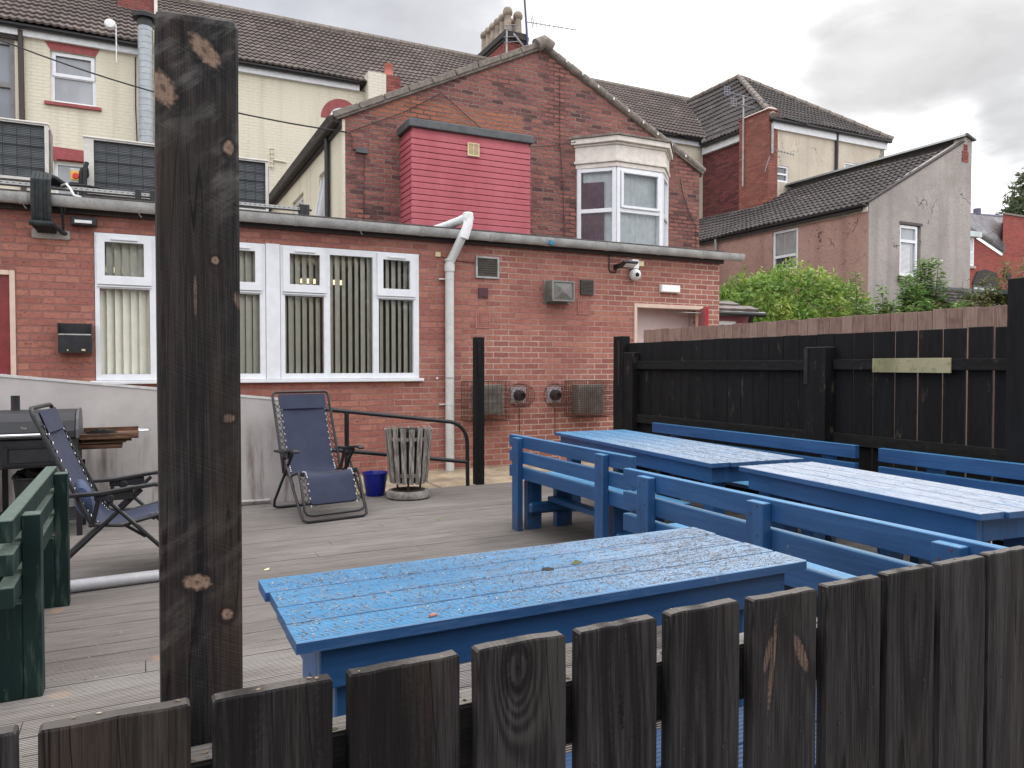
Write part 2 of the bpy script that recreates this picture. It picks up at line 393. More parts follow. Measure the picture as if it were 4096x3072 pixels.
def glass(name, refl=(.9,.92,.95), tint=(.93,.95,.94)):
    t = NT(name)
    fr = t.n('ShaderNodeFresnel', {'IOR':1.45}).outputs[0]
    tr = t.n('ShaderNodeBsdfTransparent', {'Color':tint}).outputs[0]
    gl = t.n('ShaderNodeBsdfGlossy', {'Color':refl,'Roughness':.015})
    v = t.obj(); t.L.new(t.bump(t.noise(v,1.3,2),.004,.35), gl.inputs['Normal'])
    mx = t.n('ShaderNodeMixShader', {0:fr,1:tr,2:gl.outputs[0]}).outputs[0]
    o = t.n('ShaderNodeOutputMaterial'); t.L.new(mx, o.inputs[0])
    return t.m

def pane_far(name, col):
    t = NT(name); v = t.obj()
    n1 = t.noise(t.scale(v,(1.2,1.2,.5)),1.5,3)
    return t.out(t.mix(t.step(n1,.35,.7), col, tuple(q*.72 for q in col)), .08, spec=.8)

def emit(name, col, st):
    t = NT(name); e = t.n('ShaderNodeEmission', {'Color':(*col,1),'Strength':st})
    o = t.n('ShaderNodeOutputMaterial'); t.L.new(e.outputs[0], o.inputs[0]); return t.m

def leaf_mat(name, dark, light, yellow):
    t = NT(name); g = t.n('ShaderNodeNewGeometry'); v = t.obj()
    r = g.outputs['Random Per Island']; n1 = t.noise(v,1.6,3)
    c = t.mix(r, dark, light); c = t.mix(t.m_('MULTIPLY', t.step(n1,.42,.7), .7), c, yellow)
    p = t.n('ShaderNodeBsdfPrincipled', {'Base Color':c,'Roughness':.42,'Specular IOR Level':.5})
    tl = t.n('ShaderNodeBsdfTranslucent', {'Color':c})
    mx = t.n('ShaderNodeMixShader', {0:.38,1:p.outputs[0],2:tl.outputs[0]}).outputs[0]
    o = t.n('ShaderNodeOutputMaterial'); t.L.new(mx, o.inputs[0]); return t.m

M = {}
M['brickA'] = brick('red_brick', [(.325,.125,.103),(.385,.153,.120),(.455,.198,.148),(.345,.132,.110)], (.28,.14,.122), (.62,.47,.39), msize=.0085, wear=(.055,-.05,-.03), stain=.22, rustic=.45)
M['brickB'] = brick('old_brick', [(.11,.055,.056),(.25,.100,.090),(.31,.122,.105),(.36,.150,.118),(.23,.088,.082)], (.06,.046,.045), (.38,.28,.24), msize=.011, dist=.011, bumpd=.02, stain=.5, patch=(3.35-6.5,6.1-6.5,5.35,5.72,(.42,.16,.10)), rustic=.55)
M['brickC'] = brick('chimney_brick', [(.22,.06,.055),(.30,.08,.065),(.36,.10,.08)], (.06,.04,.04), (.22,.16,.14), msize=.009, dist=.01, bumpd=.012)
M['brickD'] = brick('dark_house_brick', [(.10,.035,.04),(.17,.05,.05),(.22,.065,.06)], (.06,.035,.035), (.12,.08,.075), msize=.008, bumpd=.01)
M['brickG'] = brick('far_house_brick', [(.28,.065,.06),(.33,.08,.065),(.38,.09,.075)], (.2,.07,.06), (.3,.16,.13), msize=.007)
M['cream'] = painted_brick('cream_painted_brick', (.68,.625,.50), (.34,.30,.235))
M['render_grey'] = render_mat('grey_render', (.31,.275,.255), (.40,.36,.335), (.18,.155,.145))
M['render_pink'] = render_mat('pink_render', (.37,.225,.19), (.45,.285,.24), (.18,.105,.09), .02, 14)
M['render_pale'] = render_mat('pale_render', (.50,.44,.36), (.60,.53,.43), (.30,.25,.21), .004)
M['tileC'] = tiles_mat('brown_tile', (.125,.100,.092), (.17,.135,.12), (.20,.16,.125))
M['tileD'] = tiles_mat('dark_tile', (.085,.074,.072), (.115,.10,.094), (.17,.155,.14))
M['slate'] = tiles_mat('slate', (.20,.19,.195), (.27,.26,.265), (.40,.38,.38))
M['upvc'] = plain('white_upvc', (.78,.79,.82), .35, var=.04)
M['white'] = plain('white_paint', (.80,.80,.80), .5, var=.06)
M['cornice'] = plain('cream_cornice', (.72,.66,.60), .6, var=.1)
M['fascia'] = plain('white_fascia', (.72,.73,.75), .5, var=.08)
M['felt'] = plain('roof_felt', (.055,.047,.046), .95, var=.4, nscale=30, bump=.006)
M['stone'] = plain('verge_mortar', (.23,.195,.17), .95, var=.25, nscale=12, bump=.01)
M['gutter'] = plain('grey_gutter', (.40,.395,.385), .45, var=.22, nscale=5)
M['pipe_white'] = plain('white_pipe', (.62,.62,.60), .4, var=.1, nscale=4)
M['pipe_grey'] = plain('grey_pipe', (.47,.46,.48), .45, var=.12, nscale=6)
M['black'] = plain('black_metal', (.014,.014,.017), .42, var=.3)
M['blackplastic'] = plain('black_plastic', (.018,.018,.020), .5, var=.3)
M['soot'] = plain('sooty_steel', (.017,.017,.020), .55, var=.35, nscale=7)
M['chrome'] = plain('chrome', (.75,.75,.77), .22, metal=1, var=.05)
M['galv'] = plain('galvanised_duct', (.36,.39,.41), .45, metal=.2, var=.1)
M['rust'] = plain('rusty_wire', (.085,.035,.028), .85, var=.3)
M['grille'] = plain('grille_grey', (.20,.185,.16), .7, var=.25)
M['terracotta'] = plain('terracotta', (.42,.13,.10), .8, var=.15)
M['airbrick'] = plain('clay_airbrick', (.40,.165,.135), .85, var=.2)
M['dark'] = plain('dark_void', (.012,.010,.010), .9, var=.2, bump=0)
M['maroon'] = plain('maroon_paint', (.21,.03,.035), .5, var=.15)
M['redpaint'] = plain('red_paint', (.40,.025,.035), .4, var=.1)
M['cill'] = plain('red_cill', (.30,.06,.06), .6, var=.2)
def clad_mat():
    t = NT('crimson_cladding'); v = t.obj(); x,y,z = t.sep(v)
    row = t.n('ShaderNodeTexWhiteNoise', {'W':t.m_('FLOOR', t.m_('DIVIDE', t.m_('SUBTRACT', z, 3.06), .0965))}, noise_dimensions='1D').outputs['Value']
    n1 = t.noise(t.scale(v,(1,1,.35)),1.6,5,.65); n2 = t.noise(t.scale(v,(4,4,40)),1,4); n3 = t.noise(v,30,3)
    c = t.mix(t.step(n1,.35,.65), (.41,.092,.112), (.49,.130,.155))
    c = t.mix(t.m_('MULTIPLY', row, .35), c, (.37,.080,.096))
    c = t.mix(t.m_('MULTIPLY', t.step(n2,.58,.72), .3), c, (.50,.20,.22))
    c = t.mix(t.m_('MULTIPLY', t.step(n3,.72,.76), .8), c, (.55,.45,.43))
    return t.out(c, .6, t.bump(n2,.002), spec=.4)
M['clad'] = clad_mat()
M['lead'] = plain('lead_flashing', (.085,.09,.095), .6, var=.2)
M['ivory'] = plain('ivory_plastic', (.72,.60,.36), .5, var=.08)
M['cladding_door'] = plain('grey_inner_paint', (.80,.67,.66), .6, var=.04)
M['innerdark'] = plain('interior_plaster', (.30,.245,.22), .9, var=.1)
M['blind'] = plain('blind_fabric', (.95,.90,.79), .9, var=.04)
M['tanframe'] = plain('cream_frame', (.66,.50,.40), .5, var=.06)
M['ac'] = plain('ac_case', (.60,.57,.53), .5, var=.1)
M['acfin'] = plain('ac_fins', (.11,.125,.14), .5, metal=.4, var=.2)
M['foam'] = plain('foam_lagging', (.025,.03,.032), .85, var=.4, nscale=25, bump=.004)
M['concrete'] = plain('tan_concrete', (.40,.315,.215), .92, var=.28, nscale=3, bump=.003)
M['pale_concrete'] = plain('pale_concrete', (.36,.33,.31), .9, var=.3, nscale=9, bump=.004)
M['glass'] = glass('window_glass')
M['pane_grey'] = pane_far('netted_glass', (.33,.345,.37))
M['pane_dark'] = pane_far('dark_glass', (.10,.105,.11))
M['pane_green'] = pane_far('pale_green_glass', (.50,.58,.55))
M['lamp'] = emit('lamp_glow', (1,.93,.78), 1.6)
M['warm'] = emit('warm_room_light', (1,.78,.48), .95)
M['curtain'] = plain('plum_curtain', (.16,.045,.075), .9, var=.3)
M['net'] = plain('net_curtain', (.74,.77,.80), .9, var=.1)
M['pot'] = plain('clay_pot', (.29,.235,.185), .85, var=.25, nscale=5)
M['red_switch'] = plain('red_switch', (.62,.03,.03), .4, var=.05)
M['yellow'] = plain('yellow_plate', (.75,.42,.05), .5, var=.05)
M['blue_bucket'] = plain('blue_bucket', (.010,.018,.24), .3, var=.08)
M['navy'] = None
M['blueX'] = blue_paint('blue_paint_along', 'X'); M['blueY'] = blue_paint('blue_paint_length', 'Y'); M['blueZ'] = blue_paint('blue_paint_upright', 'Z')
M['blueTopX'] = blue_paint('blue_top_worn_glare', 'X', .95, .66, drift=(-.35,.55)); M['blueTopPale'] = blue_paint('blue_top_pale_worn_glare', 'X', .35, 1.0, (.50,.53,.58)); M['blueTopMid'] = blue_paint('blue_top_mid_glare', 'X', .85, .85, (.40,.45,.52), drift=(1.1,-.8)); M['blueSeat'] = blue_paint('blue_seat', 'Y', .3, .1)
M['leaf'] = leaf_mat('laurel_leaf', (.09,.19,.032), (.25,.39,.07), (.47,.53,.11))
M['leaf2'] = leaf_mat('weed_leaf', (.09,.20,.055), (.24,.38,.12), (.36,.42,.16))
M['leaf3'] = leaf_mat('elder_leaf', (.10,.12,.04), (.17,.19,.06), (.27,.20,.09))
M['leaf4'] = leaf_mat('tree_leaf', (.035,.055,.025), (.075,.10,.04), (.10,.12,.05))
M['bark'] = plain('bark', (.07,.055,.042), .95, var=.3, nscale=14, bump=.01)
M['wire'] = plain('black_cable', (.012,.012,.013), .6, var=.1)
M['aerial'] = plain('aerial_metal', (.24,.24,.27), .4, metal=.6, var=.1)

def fabric():
    t = NT('navy_sling'); v = t.obj()
    w = t.n('ShaderNodeTexChecker', {'Vector':v,'Scale':420.0,'Color1':(0,0,0),'Color2':(1,1,1)}).outputs['Fac']
    n1 = t.noise(v,5,4); n2 = t.noise(v,60,3)
    c = t.mix(t.step(n1,.3,.7), (.024,.030,.066), (.036,.044,.088))
    c = t.mix(t.m_('MULTIPLY', n2, .35), c, (.06,.066,.09))
    return t.out(c, .75, t.bump(t.m_('ADD', t.m_('MULTIPLY',w,.3), n1),.002), spec=.4)
M['navy'] = fabric()
M['cushion'] = plain('cushion_blue', (.055,.075,.145), .85, var=.2, nscale=14, bump=.004)

def green_paint():
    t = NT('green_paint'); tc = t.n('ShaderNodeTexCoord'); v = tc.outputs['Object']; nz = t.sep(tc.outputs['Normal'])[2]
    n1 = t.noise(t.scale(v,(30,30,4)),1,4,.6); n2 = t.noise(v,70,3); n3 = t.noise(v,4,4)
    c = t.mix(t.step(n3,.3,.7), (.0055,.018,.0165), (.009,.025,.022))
    top = t.m_('MULTIPLY', t.step(nz,.5,.9), .55)  # upward faces coloured paler in place of sky reflection
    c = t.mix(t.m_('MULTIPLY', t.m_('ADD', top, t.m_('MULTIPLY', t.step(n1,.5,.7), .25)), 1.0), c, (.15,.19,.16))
    c = t.mix(t.step(n2,.74,.78), c, (.32,.34,.30))
    return t.out(c, .62, t.bump(n1,.0015), spec=.2)
M['green'] = green_paint()

def deck_mat():
    t = NT('weathered_deck'); v = t.obj(); x,y,z = t.sep(v)
    row = t.m_('FLOOR', t.m_('DIVIDE', y, .15))
    br = t.n('ShaderNodeTexWhiteNoise', {'W':row}, noise_dimensions='1D').outputs['Value']
    g = t.noise(t.scale(v,(4,70,1)),1,4,.6); n1 = t.noise(v,.9,4,.6); n2 = t.noise(v,26,4,.6); n3 = t.noise(v,120,2)
    c = t.mix(t.step(g,.3,.75), (.182,.162,.148), (.285,.256,.234))
    c = t.mix(t.m_('MULTIPLY', br, .4), c, t.mix(.5,c,(.12,.095,.08)))
    c = t.mix(t.m_('MULTIPLY', t.step(n1,.45,.72), .45), c, (.15,.13,.118))
    c = t.mix(t.m_('MULTIPLY', t.step(z,-.0015,-.005), .55), c, (.08,.07,.063))
    # darker band behind the pipe, dark moss under the benches
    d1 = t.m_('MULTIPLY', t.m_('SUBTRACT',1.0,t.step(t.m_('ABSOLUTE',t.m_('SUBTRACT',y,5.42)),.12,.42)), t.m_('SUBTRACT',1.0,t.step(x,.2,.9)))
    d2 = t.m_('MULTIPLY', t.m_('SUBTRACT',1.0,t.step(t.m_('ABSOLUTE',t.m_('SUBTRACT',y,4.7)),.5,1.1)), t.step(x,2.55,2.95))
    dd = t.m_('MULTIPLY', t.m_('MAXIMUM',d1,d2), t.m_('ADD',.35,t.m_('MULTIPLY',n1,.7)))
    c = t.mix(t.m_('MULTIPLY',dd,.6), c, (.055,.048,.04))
    grit = t.step(n2,.66,.74)
    c = t.mix(t.m_('MULTIPLY', grit, .4), c, (.36,.32,.29))
    # raw orange scuffs where furniture has worn through
    sc = None
    for (sx,sy,r) in ((-.30,3.50,.055),(.075,3.06,.05),(.06,3.75,.045),(.05,2.65,.05),(-.42,4.72,.06)):
        d = t.m_('SQRT', t.m_('ADD', t.m_('POWER',t.m_('SUBTRACT',x,sx),2.0), t.m_('POWER',t.m_('SUBTRACT',y,sy),2.0)))
        q = t.m_('SUBTRACT',1.0,t.step(t.m_('ADD',d,t.m_('MULTIPLY',t.m_('SUBTRACT',n2,.5),.06)),r*.4,r))
        sc = q if sc is None else t.m_('MAXIMUM',sc,q)
    c = t.mix(t.m_('MULTIPLY',sc,.5), c, (.42,.25,.155))
    pth = t.noise(t.scale(v,(.35,1.6,1)),1,4,.6); c = t.mix(t.m_('MULTIPLY', t.step(pth,.5,.68), .4), c, (.125,.107,.096)); c = t.mix(t.m_('MULTIPLY', t.step(pth,.48,.34), .3), c, (.44,.42,.40))
    return t.out(c, .78, t.bump(t.m_('ADD',g,t.m_('MULTIPLY',n3,.6)),.0015), spec=.35)
M['deck'] = deck_mat()

def panel_mat():
    t = NT('grimy_white_board'); v = t.obj(); x,y,z = t.sep(v)
    n1 = t.noise(v,2.2,5,.6); n3 = t.noise(t.scale(v,(9,9,1)),1,5,.65); n2 = t.noise(v,45,3)
    c = t.mix(t.step(n1,.3,.7), (.42,.385,.37), (.53,.49,.47))
    c = t.mix(t.m_('MULTIPLY', t.m_('MULTIPLY', t.step(n3,.45,.72), t.m_('SUBTRACT',1.0,t.step(z,.45,.95))), .95), c, (.19,.145,.13))
    c = t.mix(t.m_('MULTIPLY', t.step(n2,.72,.78), .6), c, (.62,.60,.58))
    return t.out(c, .6, t.bump(n1,.004), spec=.35)
M['panel'] = panel_mat()

def slat_wood():
    t = NT('silver_grey_wood'); v = t.obj()
    g = t.noise(t.scale(v,(60,60,5)),1,4,.65); n1 = t.noise(v,8,4)
    c = t.mix(t.step(g,.35,.7), (.13,.11,.095), (.42,.38,.345))
    c = t.mix(t.m_('MULTIPLY',t.step(n1,.5,.7),.5), c, (.10,.08,.07))
    return t.out(c, .85, t.bump(g,.003), spec=.25)
M['slat'] = slat_wood()

def brown_fence():
    t = NT('brown_fence_board'); v = t.obj(); rn = t.rnd(); x,y,z = t.sep(v)
    w = t.m_('ADD', t.m_('MULTIPLY',rn,13.0), 0)
    vec = t.comb(x, t.m_('ADD',y,w), t.m_('ADD',z,w))
    g = t.noise(t.scale(vec,(60,60,5)),1,4,.65); n1 = t.noise(vec,5,5,.65)
    c = t.mix(t.step(g,.3,.75), (.17,.105,.085), (.32,.21,.175))
    c = t.mix(t.m_('MULTIPLY',rn,.45), c, (.40,.30,.245))
    c = t.mix(t.m_('MULTIPLY',t.step(n1,.52,.72),.5), c, (.07,.035,.035))
    return t.out(c, .88, t.bump(g,.003), spec=.25)
M['brownfence'] = brown_fence()
M['woodtray'] = wood_black('charred_wood', 'X', (.02,.014,.011), (.20,.10,.06), (.3,.15,.08), browned=.8)
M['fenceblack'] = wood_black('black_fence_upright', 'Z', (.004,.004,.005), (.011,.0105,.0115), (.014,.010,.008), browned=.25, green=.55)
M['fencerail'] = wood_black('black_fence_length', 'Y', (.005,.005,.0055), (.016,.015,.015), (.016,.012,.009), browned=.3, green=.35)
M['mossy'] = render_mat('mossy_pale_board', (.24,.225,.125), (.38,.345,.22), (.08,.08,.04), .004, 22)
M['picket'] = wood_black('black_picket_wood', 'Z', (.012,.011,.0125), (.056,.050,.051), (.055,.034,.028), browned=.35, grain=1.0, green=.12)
M['picket_top'] = wood_black('grey_rail_wood', 'X', (.10,.09,.085), (.26,.24,.22), (.15,.12,.1))
# ================================================================== SETTING
def big_sheet(name, z, x0, y0, x1, y1, mat):
    return struct(MB().add([(x0,y0,z),(x1,y0,z),(x1,y1,z),(x0,y1,z)],[(0,1,2,3)]).build(name, mat))
big_sheet('ground', -.16, -400, -400, 400, 400, render_mat('ground_earth', (.16,.14,.12), (.20,.18,.15), (.10,.09,.08), .01))
struct(MB().box(-6,7.60,-.15,8.6,9.0,-.014).build('pavement', M['concrete']))
p = MB(); p.box(2.93,7.62,-.0138,2.945,9,-.0132)
struct(p.build('pavement_joint', M['felt']))

mb = MB()
NR = 10
for k in range(45):
    y0 = .90+.15*k; w = .1445; pr = [(y0,-.028)]
    r = w/NR
    for i in range(NR):
        a = y0+i*r
        pr += [(a+r*.12,-.0065),(a+r*.16,-.0006),(a+r*.22,0),(a+r*.58,0),(a+r*.64,-.0006),(a+r*.68,-.0065)]
    pr += [(y0+w,-.028)]
    dz = random.uniform(-.0012,.0012)
    xa,xb = (-4.2,5.3)
    cut = [xa] + sorted(random.uniform(xa+1,xb-1) for _ in range(1)) + [xb]
    for a,b in zip(cut,cut[1:]):
        mb.prism([(q[0],q[1]+dz) for q in pr], 'X', a+.002, b-.002)
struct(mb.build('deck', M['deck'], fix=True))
struct(MB().box(-4.2,.9,-.15,5.3,7.65,-.03).build('deck_underside', M['dark']))

def scatter(name, n, fx, size, mats, z=0.001, kind='stuff'):
    mb = MB()
    for i in range(n):
        x,y,zz = fx(); s = size*random.uniform(.45,1.25); a = random.uniform(0,PI); e = random.uniform(.35,.8)
        ca,sa = math.cos(a)*s,math.sin(a)*s; lift = s*random.uniform(.1,.5)
        b = random.uniform(-.3,.3)*s
        mb.add([(x-ca,y-sa,zz),(x+sa*e+b,y-ca*e,zz+lift*.5),(x+ca,y+sa,zz+lift*.3),(x-sa*e,y+ca*e,zz+lift)],[(0,1,2,3)])
    o = mb.build(name, mats, fix=False); o['kind'] = kind; return o
husk = NT('husk_flakes'); g_ = husk.n('ShaderNodeNewGeometry').outputs['Random Per Island']
M['husk'] = husk.out(husk.ramp(g_, [(0,(.06,.045,.03)),(.35,(.15,.11,.075)),(.75,(.30,.23,.165)),(1,(.52,.43,.34))]), .85)
dk_ = NT('litter_flakes'); g_ = dk_.n('ShaderNodeNewGeometry').outputs['Random Per Island']
M['litter'] = dk_.out(dk_.ramp(g_, [(0,(.05,.04,.03)),(.5,(.13,.10,.08)),(.9,(.28,.23,.18)),(1,(.42,.35,.28))]), .9)
def fx():
    if random.random()<.5: return (random.uniform(-2,3),random.uniform(1.0,7.5),.0005)
    return (random.uniform(-1.2,2.6),random.uniform(1.0,4.5),.0005)
scatter('deck_litter', 1500, fx, .0065, M['litter'])
def fx():
    y = 7.6+abs(random.gauss(0,.05)); return (random.uniform(1.2,3.5),y,-.013)
scatter('pavement_litter', 500, fx, .012, M['litter'])

# ================================================================== TILED ROOFS
def tile_roof(name, mat, parent, o, u, v, lim, vlen, course=.345, pitch=.15, amp=.020, step=.042, spp=5):
    """real ribbed tiles: o = eave corner, u along the eave, v up the slope, lim(v) -> (u0,u1)"""
    o = Vector(o); u = Vector(u).normalized(); v = Vector(v).normalized(); n = u.cross(v).normalized()
    if n.z < 0: n = -n
    mb = MB(); k = int(math.ceil(vlen/course))
    for c in range(k):
        va = c*course; vb = min(va+course+.02, vlen+.02)
        a0,a1 = lim(va+course*.5); 
        if a1-a0 < .05: continue
        du = pitch/spp; i0 = math.floor(a0/du); i1 = math.ceil(a1/du)
        cols = [max(a0,min(a1,i*du)) for i in range(i0,i1+1)]
        base = len(mb.v)
        for q in cols:
            ph = (q/pitch)%1.0
            sag = -.045*math.sin(q*.42)*math.sin(PI*min(1,va/vlen+.1))-.02*math.sin(q*1.3+1)
            w = sag+amp*(math.sin(PI*ph/.55) if ph<.55 else -.35*math.sin(PI*(ph-.55)/.45))
            tl_ = math.floor(q/(2*pitch)); jit = .008*math.sin(q*.9+c*1.3)+.007*math.sin(tl_*12.9898+c*78.2)-(.04 if math.sin(tl_*91.7+c*47.3)>.996 else 0)
            mb.v.append(tuple(o+u*q+v*(va+jit)+n*(w+step-.05)))
            mb.v.append(tuple(o+u*q+v*(va+jit)+n*(w+step)))
            mb.v.append(tuple(o+u*q+v*vb+n*(w)))
        for i in range(len(cols)-1):
            b0 = base+3*i; b1 = b0+3
            mb.f += [(b0,b1,b1+1,b0+1),(b0+1,b1+1,b1+2,b0+2)]
    return mb.build(name, mat, parent, fix=False)

# ================================================================== BRICK EXTENSION (single storey)
A = thing('brick_extension', (3.5,9.0,0), 'single storey red brick extension with a row of white windows and a long grey gutter', 'building')
YA = 9.0
doorH = (6.41,7.68,-.2,2.225); redH = (-2.05,-1.114,-.2,2.28); winH = (-.42,3.145,1.146,2.722)
louvreH = (3.935,4.23,2.48,2.73)
mb = MB().wall('Y', -6, 8.011, -.15, 3.0, YA, YA+.22, [doorH,redH,winH,louvreH])
mb.wall('X', YA+.22, 11.9, -.15, 3.0, 7.80, 8.011)
mb.build('wall', M['brickA'], A)
MB().box(-6,8.925,3.0,8.06,11.9,3.075).build('roof', M['felt'], A, bev=.012)
f = MB().box(-6,8.945,2.885,8.05,8.998,2.998)
f.build('fascia', plain('black_fascia',(.035,.022,.022),.7), A)
# rooms behind windows and door
rm = MB(); rm.wall('Y', -.95, 5.2, 0, 2.95, 11.6, 11.7); rm.box(-.95,9.22,-.02,5.2,11.6,.05); rm.box(-.95,9.22,2.80,5.2,11.6,2.85)
rm.box(-1.0,9.22,.05,-.95,11.6,2.8); rm.box(5.2,9.22,.05,5.25,11.6,2.8)
rm.build('interior', M['innerdark'], A)
MB().box(6.3,9.32,-.05,7.8,9.36,2.4).box(6.2,9.222,2.4,7.79,9.319,2.45).box(6.25,9.222,-.1,6.3,9.319,2.4).build('porch_wall', M['cladding_door'], A)
MB().box(7.68,9.222,-.05,7.70,9.319,2.39).build('porch_panel', plain('porch_panel_paint',(.46,.38,.38),.6), A)
for (lx,ly,w) in ((2.35,10.9,.62),(-.17,10.7,.50)):
    lt = MB().box(lx-w/2,ly-.12,2.50,lx+w/2,ly+.12,2.545).build('ceiling_light', M['warm'], A)
# windows
def casement(fr, x0, x1):   # holes for one opening unit
    return [(x0+.03,x1-.03,2.205,2.66),(x0+.03,x1-.03,1.232,2.14)]
def window_set(name, x0, x1, units):
    fr = MB(); holes = []
    for (a,b,kind) in units:
        holes += [(a,b,2.20,2.665),(a,b,1.232,2.138)] if kind=='c' else [(a,b,1.232,2.640)]
    fr.wall('Y', x0, x1, 1.168, 2.715, 8.992, 9.07, holes)
    w = fr.build(name, M['upvc'], A, bev=.006, seg=2)
    for (a,b,kind) in units:
        ps = [(a,b,1.232,2.138)]
        if kind=='c':
            s = MB().wall('Y', a-.022, b+.022, 2.178, 2.690, 8.965, 9.03, [(a+.052,b-.052,2.268,2.622)])
            s.build('vent_sash', M['upvc'], w, bev=.008, seg=2)
            MB().box(a+.11,8.948,2.642,b-.11,8.966,2.662).build('trickle_vent', M['upvc'], w, bev=.003)
            MB().add([(a+.04,9.0,2.25),(b-.04,9.0,2.25),(b-.04,9.0,2.64),(a+.04,9.0,2.64)],[(0,1,2,3)]).build('pane', M['glass'], w)
            MB().box(a-.022,8.975,2.150,b+.022,9.0,2.165).build('drip_rail', M['upvc'], w, bev=.003)
        else: ps = [(a,b,1.232,2.640)]
        for (q0,q1,z0,z1) in ps:
            MB().add([(q0-.01,9.035,z0-.01),(q1+.01,9.035,z0-.01),(q1+.01,9.035,z1+.01),(q0-.01,9.035,z1+.01)],[(0,1,2,3)]).build('pane', M['glass'], w)
    bl = MB(); x = x0+.06; ph = R(34 if x0<0 else 42)
    while x < x1-.05:
        ph2 = ph+random.uniform(-.10,.10)
        c,s_ = math.cos(ph2)*.0445,math.sin(ph2)*.0445
        bl.add([(x-c,9.105-s_,1.20),(x+c,9.105+s_,1.20),(x+c,9.105+s_,2.70),(x-c,9.105-s_,2.70)],[(0,1,2,3)])
        bl.add([(x-c,9.1065-s_,1.20),(x+c,9.1065+s_,1.20),(x+c,9.1065+s_,2.70),(x-c,9.1065-s_,2.70)],[(3,2,1,0)])
        x += .078
    bl.build('vertical_blind', M['blind'], w, fix=False)
    return w
w1 = window_set('window', -.415, 1.295, [(-.373,.10,'c'),(.165,.70,'f'),(.765,1.235,'c')])
w2 = window_set('window', 1.462, 3.142, [(1.512,1.962,'c'),(2.033,2.555,'f'),(2.625,3.072,'c')])
MB().box(1.30,8.985,1.168,1.457,9.07,2.722).build('window_post', M['upvc'], A, bev=.004)
MB().box(-.468,8.935,1.128,3.19,9.07,1.164).build('window_sill', M['upvc'], A, bev=.006, seg=2)
MB().tube([(3.0,9.13,2.66),(3.0,9.13,1.78)],.004,6).build('blind_wand', M['blind'], A)
# red door on the left, in its cream frame
fr = MB().box(-1.165,8.985,-.1,-1.117,9.08,2.278).box(-2.05,8.985,2.23,-1.166,9.08,2.278)
fr.build('door_frame', M['tanframe'], A, bev=.004)
dl = MB().box(-2.04,9.01,-.1,-1.168,9.055,2.228).build('door', M['maroon'], A)
MB().box(-1.30,9.0,1.06,-1.20,9.009,1.24).build('door_plate', M['gutter'], dl)
# open door on the right
fr = MB().box(6.413,8.975,-.1,6.462,9.1,2.222).box(6.463,8.975,2.165,7.677,9.1,2.222).box(7.63,8.99,-.1,7.677,9.1,2.163)
fr.build('door_frame', M['tanframe'], A, bev=.004)
h0 = Vector((7.60,8.965,0)); h1 = Vector((7.335,8.50,0)); dv = (h1-h0).normalized(); nv = Vector((dv.y,-dv.x,0))
lf = MB().bar(h0+Vector((0,0,1.04)), h1+Vector((0,0,1.04)), .044, 2.25)
lf = lf.build('door', plain('door_inner_face',(.34,.115,.135),.5), A)
e0 = h1+dv*.004
MB().bar(e0+Vector((0,0,1.04)), e0+dv*.006+Vector((0,0,1.04)), .046, 2.25).build('door_edge', M['redpaint'], lf)
cl = h0.lerp(h1,.38)-nv*.05
for q in (1,):
    c2 = MB().obox(cl+Vector((-.02,.0,2.06)),.17,.06,.06,math.atan2(dv.y,dv.x)); c2.tube([cl+Vector((-.03,0,2.10)),(7.25,9.12,2.13),(7.08,9.14,2.16)],.008,6)
    c2.build('door_closer', M['gutter'], lf)
# gutter with unions and brackets
g = MB(); 
arc = [(8.858+.058*math.cos(a),3.03+.105*math.sin(a)*1.0) for a in [PI+PI*i/14 for i in range(15)]]
arc2 = [(8.858+.053*math.cos(a),3.03+.100*math.sin(a)) for a in [2*PI-PI*i/14 for i in range(15)]]
g.prism(arc+arc2,'X',-6,8.34)
gut = g.build('gutter', M['gutter'], A, smooth=True)
for gx in (-5.2,-3.9,-2.6,-1.02,.55,1.62,2.35,3.13,4.08,4.9,5.85,6.75,7.55,8.28):
    j = MB(); w = random.choice((.022,.04,.03))
    ar = [(8.858+.064*math.cos(a),3.032+.112*math.sin(a)) for a in [PI+PI*i/12 for i in range(13)]]
    ar2 = [(8.858+.0585*math.cos(a),3.032+.1055*math.sin(a)) for a in [2*PI-PI*i/12 for i in range(13)]]
    j.prism(ar+ar2,'X',gx-w,gx+w); j.box(gx-.012,8.90,2.985,gx+.012,8.944,3.0)
    j.build('gutter_bracket', M['gutter'], gut, smooth=True)
for gx,gy in ((-1.02,0),(.0,0),(2.35,0)):
    MB().tube([(gx,8.80,2.93),(gx+.01,8.815,2.90),(gx+.03,8.82,2.875)],.006,5).build('moss_tuft', M['grille'], gut)
MB().obox((4.93,8.80,2.965),.06,.02,.055,.3).obox((4.96,8.80,2.95),.03,.02,.05,.8).build('blue_rag', plain('blue_rag',(.05,.22,.38),.9), gut)
# downpipe
def ring(mb,x,y,z,r,h): mb.lathe([(r,z-h),(r,z+h)],(x,y,0),16)
d = MB().tube([(3.53,8.93,-.014),(3.53,8.93,2.60)],.056,16)
d.tube([(3.53,8.93,2.55),(3.53,8.93,2.62),(3.56,8.90,2.70),(3.645,8.80,2.93),(3.70,8.76,3.06),(3.705,8.76,3.10)],.055,16)
dp = d.build('downpipe', M['pipe_white'], A, smooth=True)
for z,r,h in ((2.56,.066,.045),(2.66,.066,.012),(1.165,.059,.012)):
    q = MB(); ring(q,3.53,8.93,z,r,h); q.build('pipe_collar', M['pipe_white'] if z>2 else M['gutter'], dp, smooth=True)
for z in (2.42,.83): 
    q = MB(); ring(q,3.53,8.93,z,.060,.008); q.box(3.40,8.955,z-.008,3.48,8.985,z+.008); q.build('pipe_clip', M['pipe_white'], dp, smooth=True)
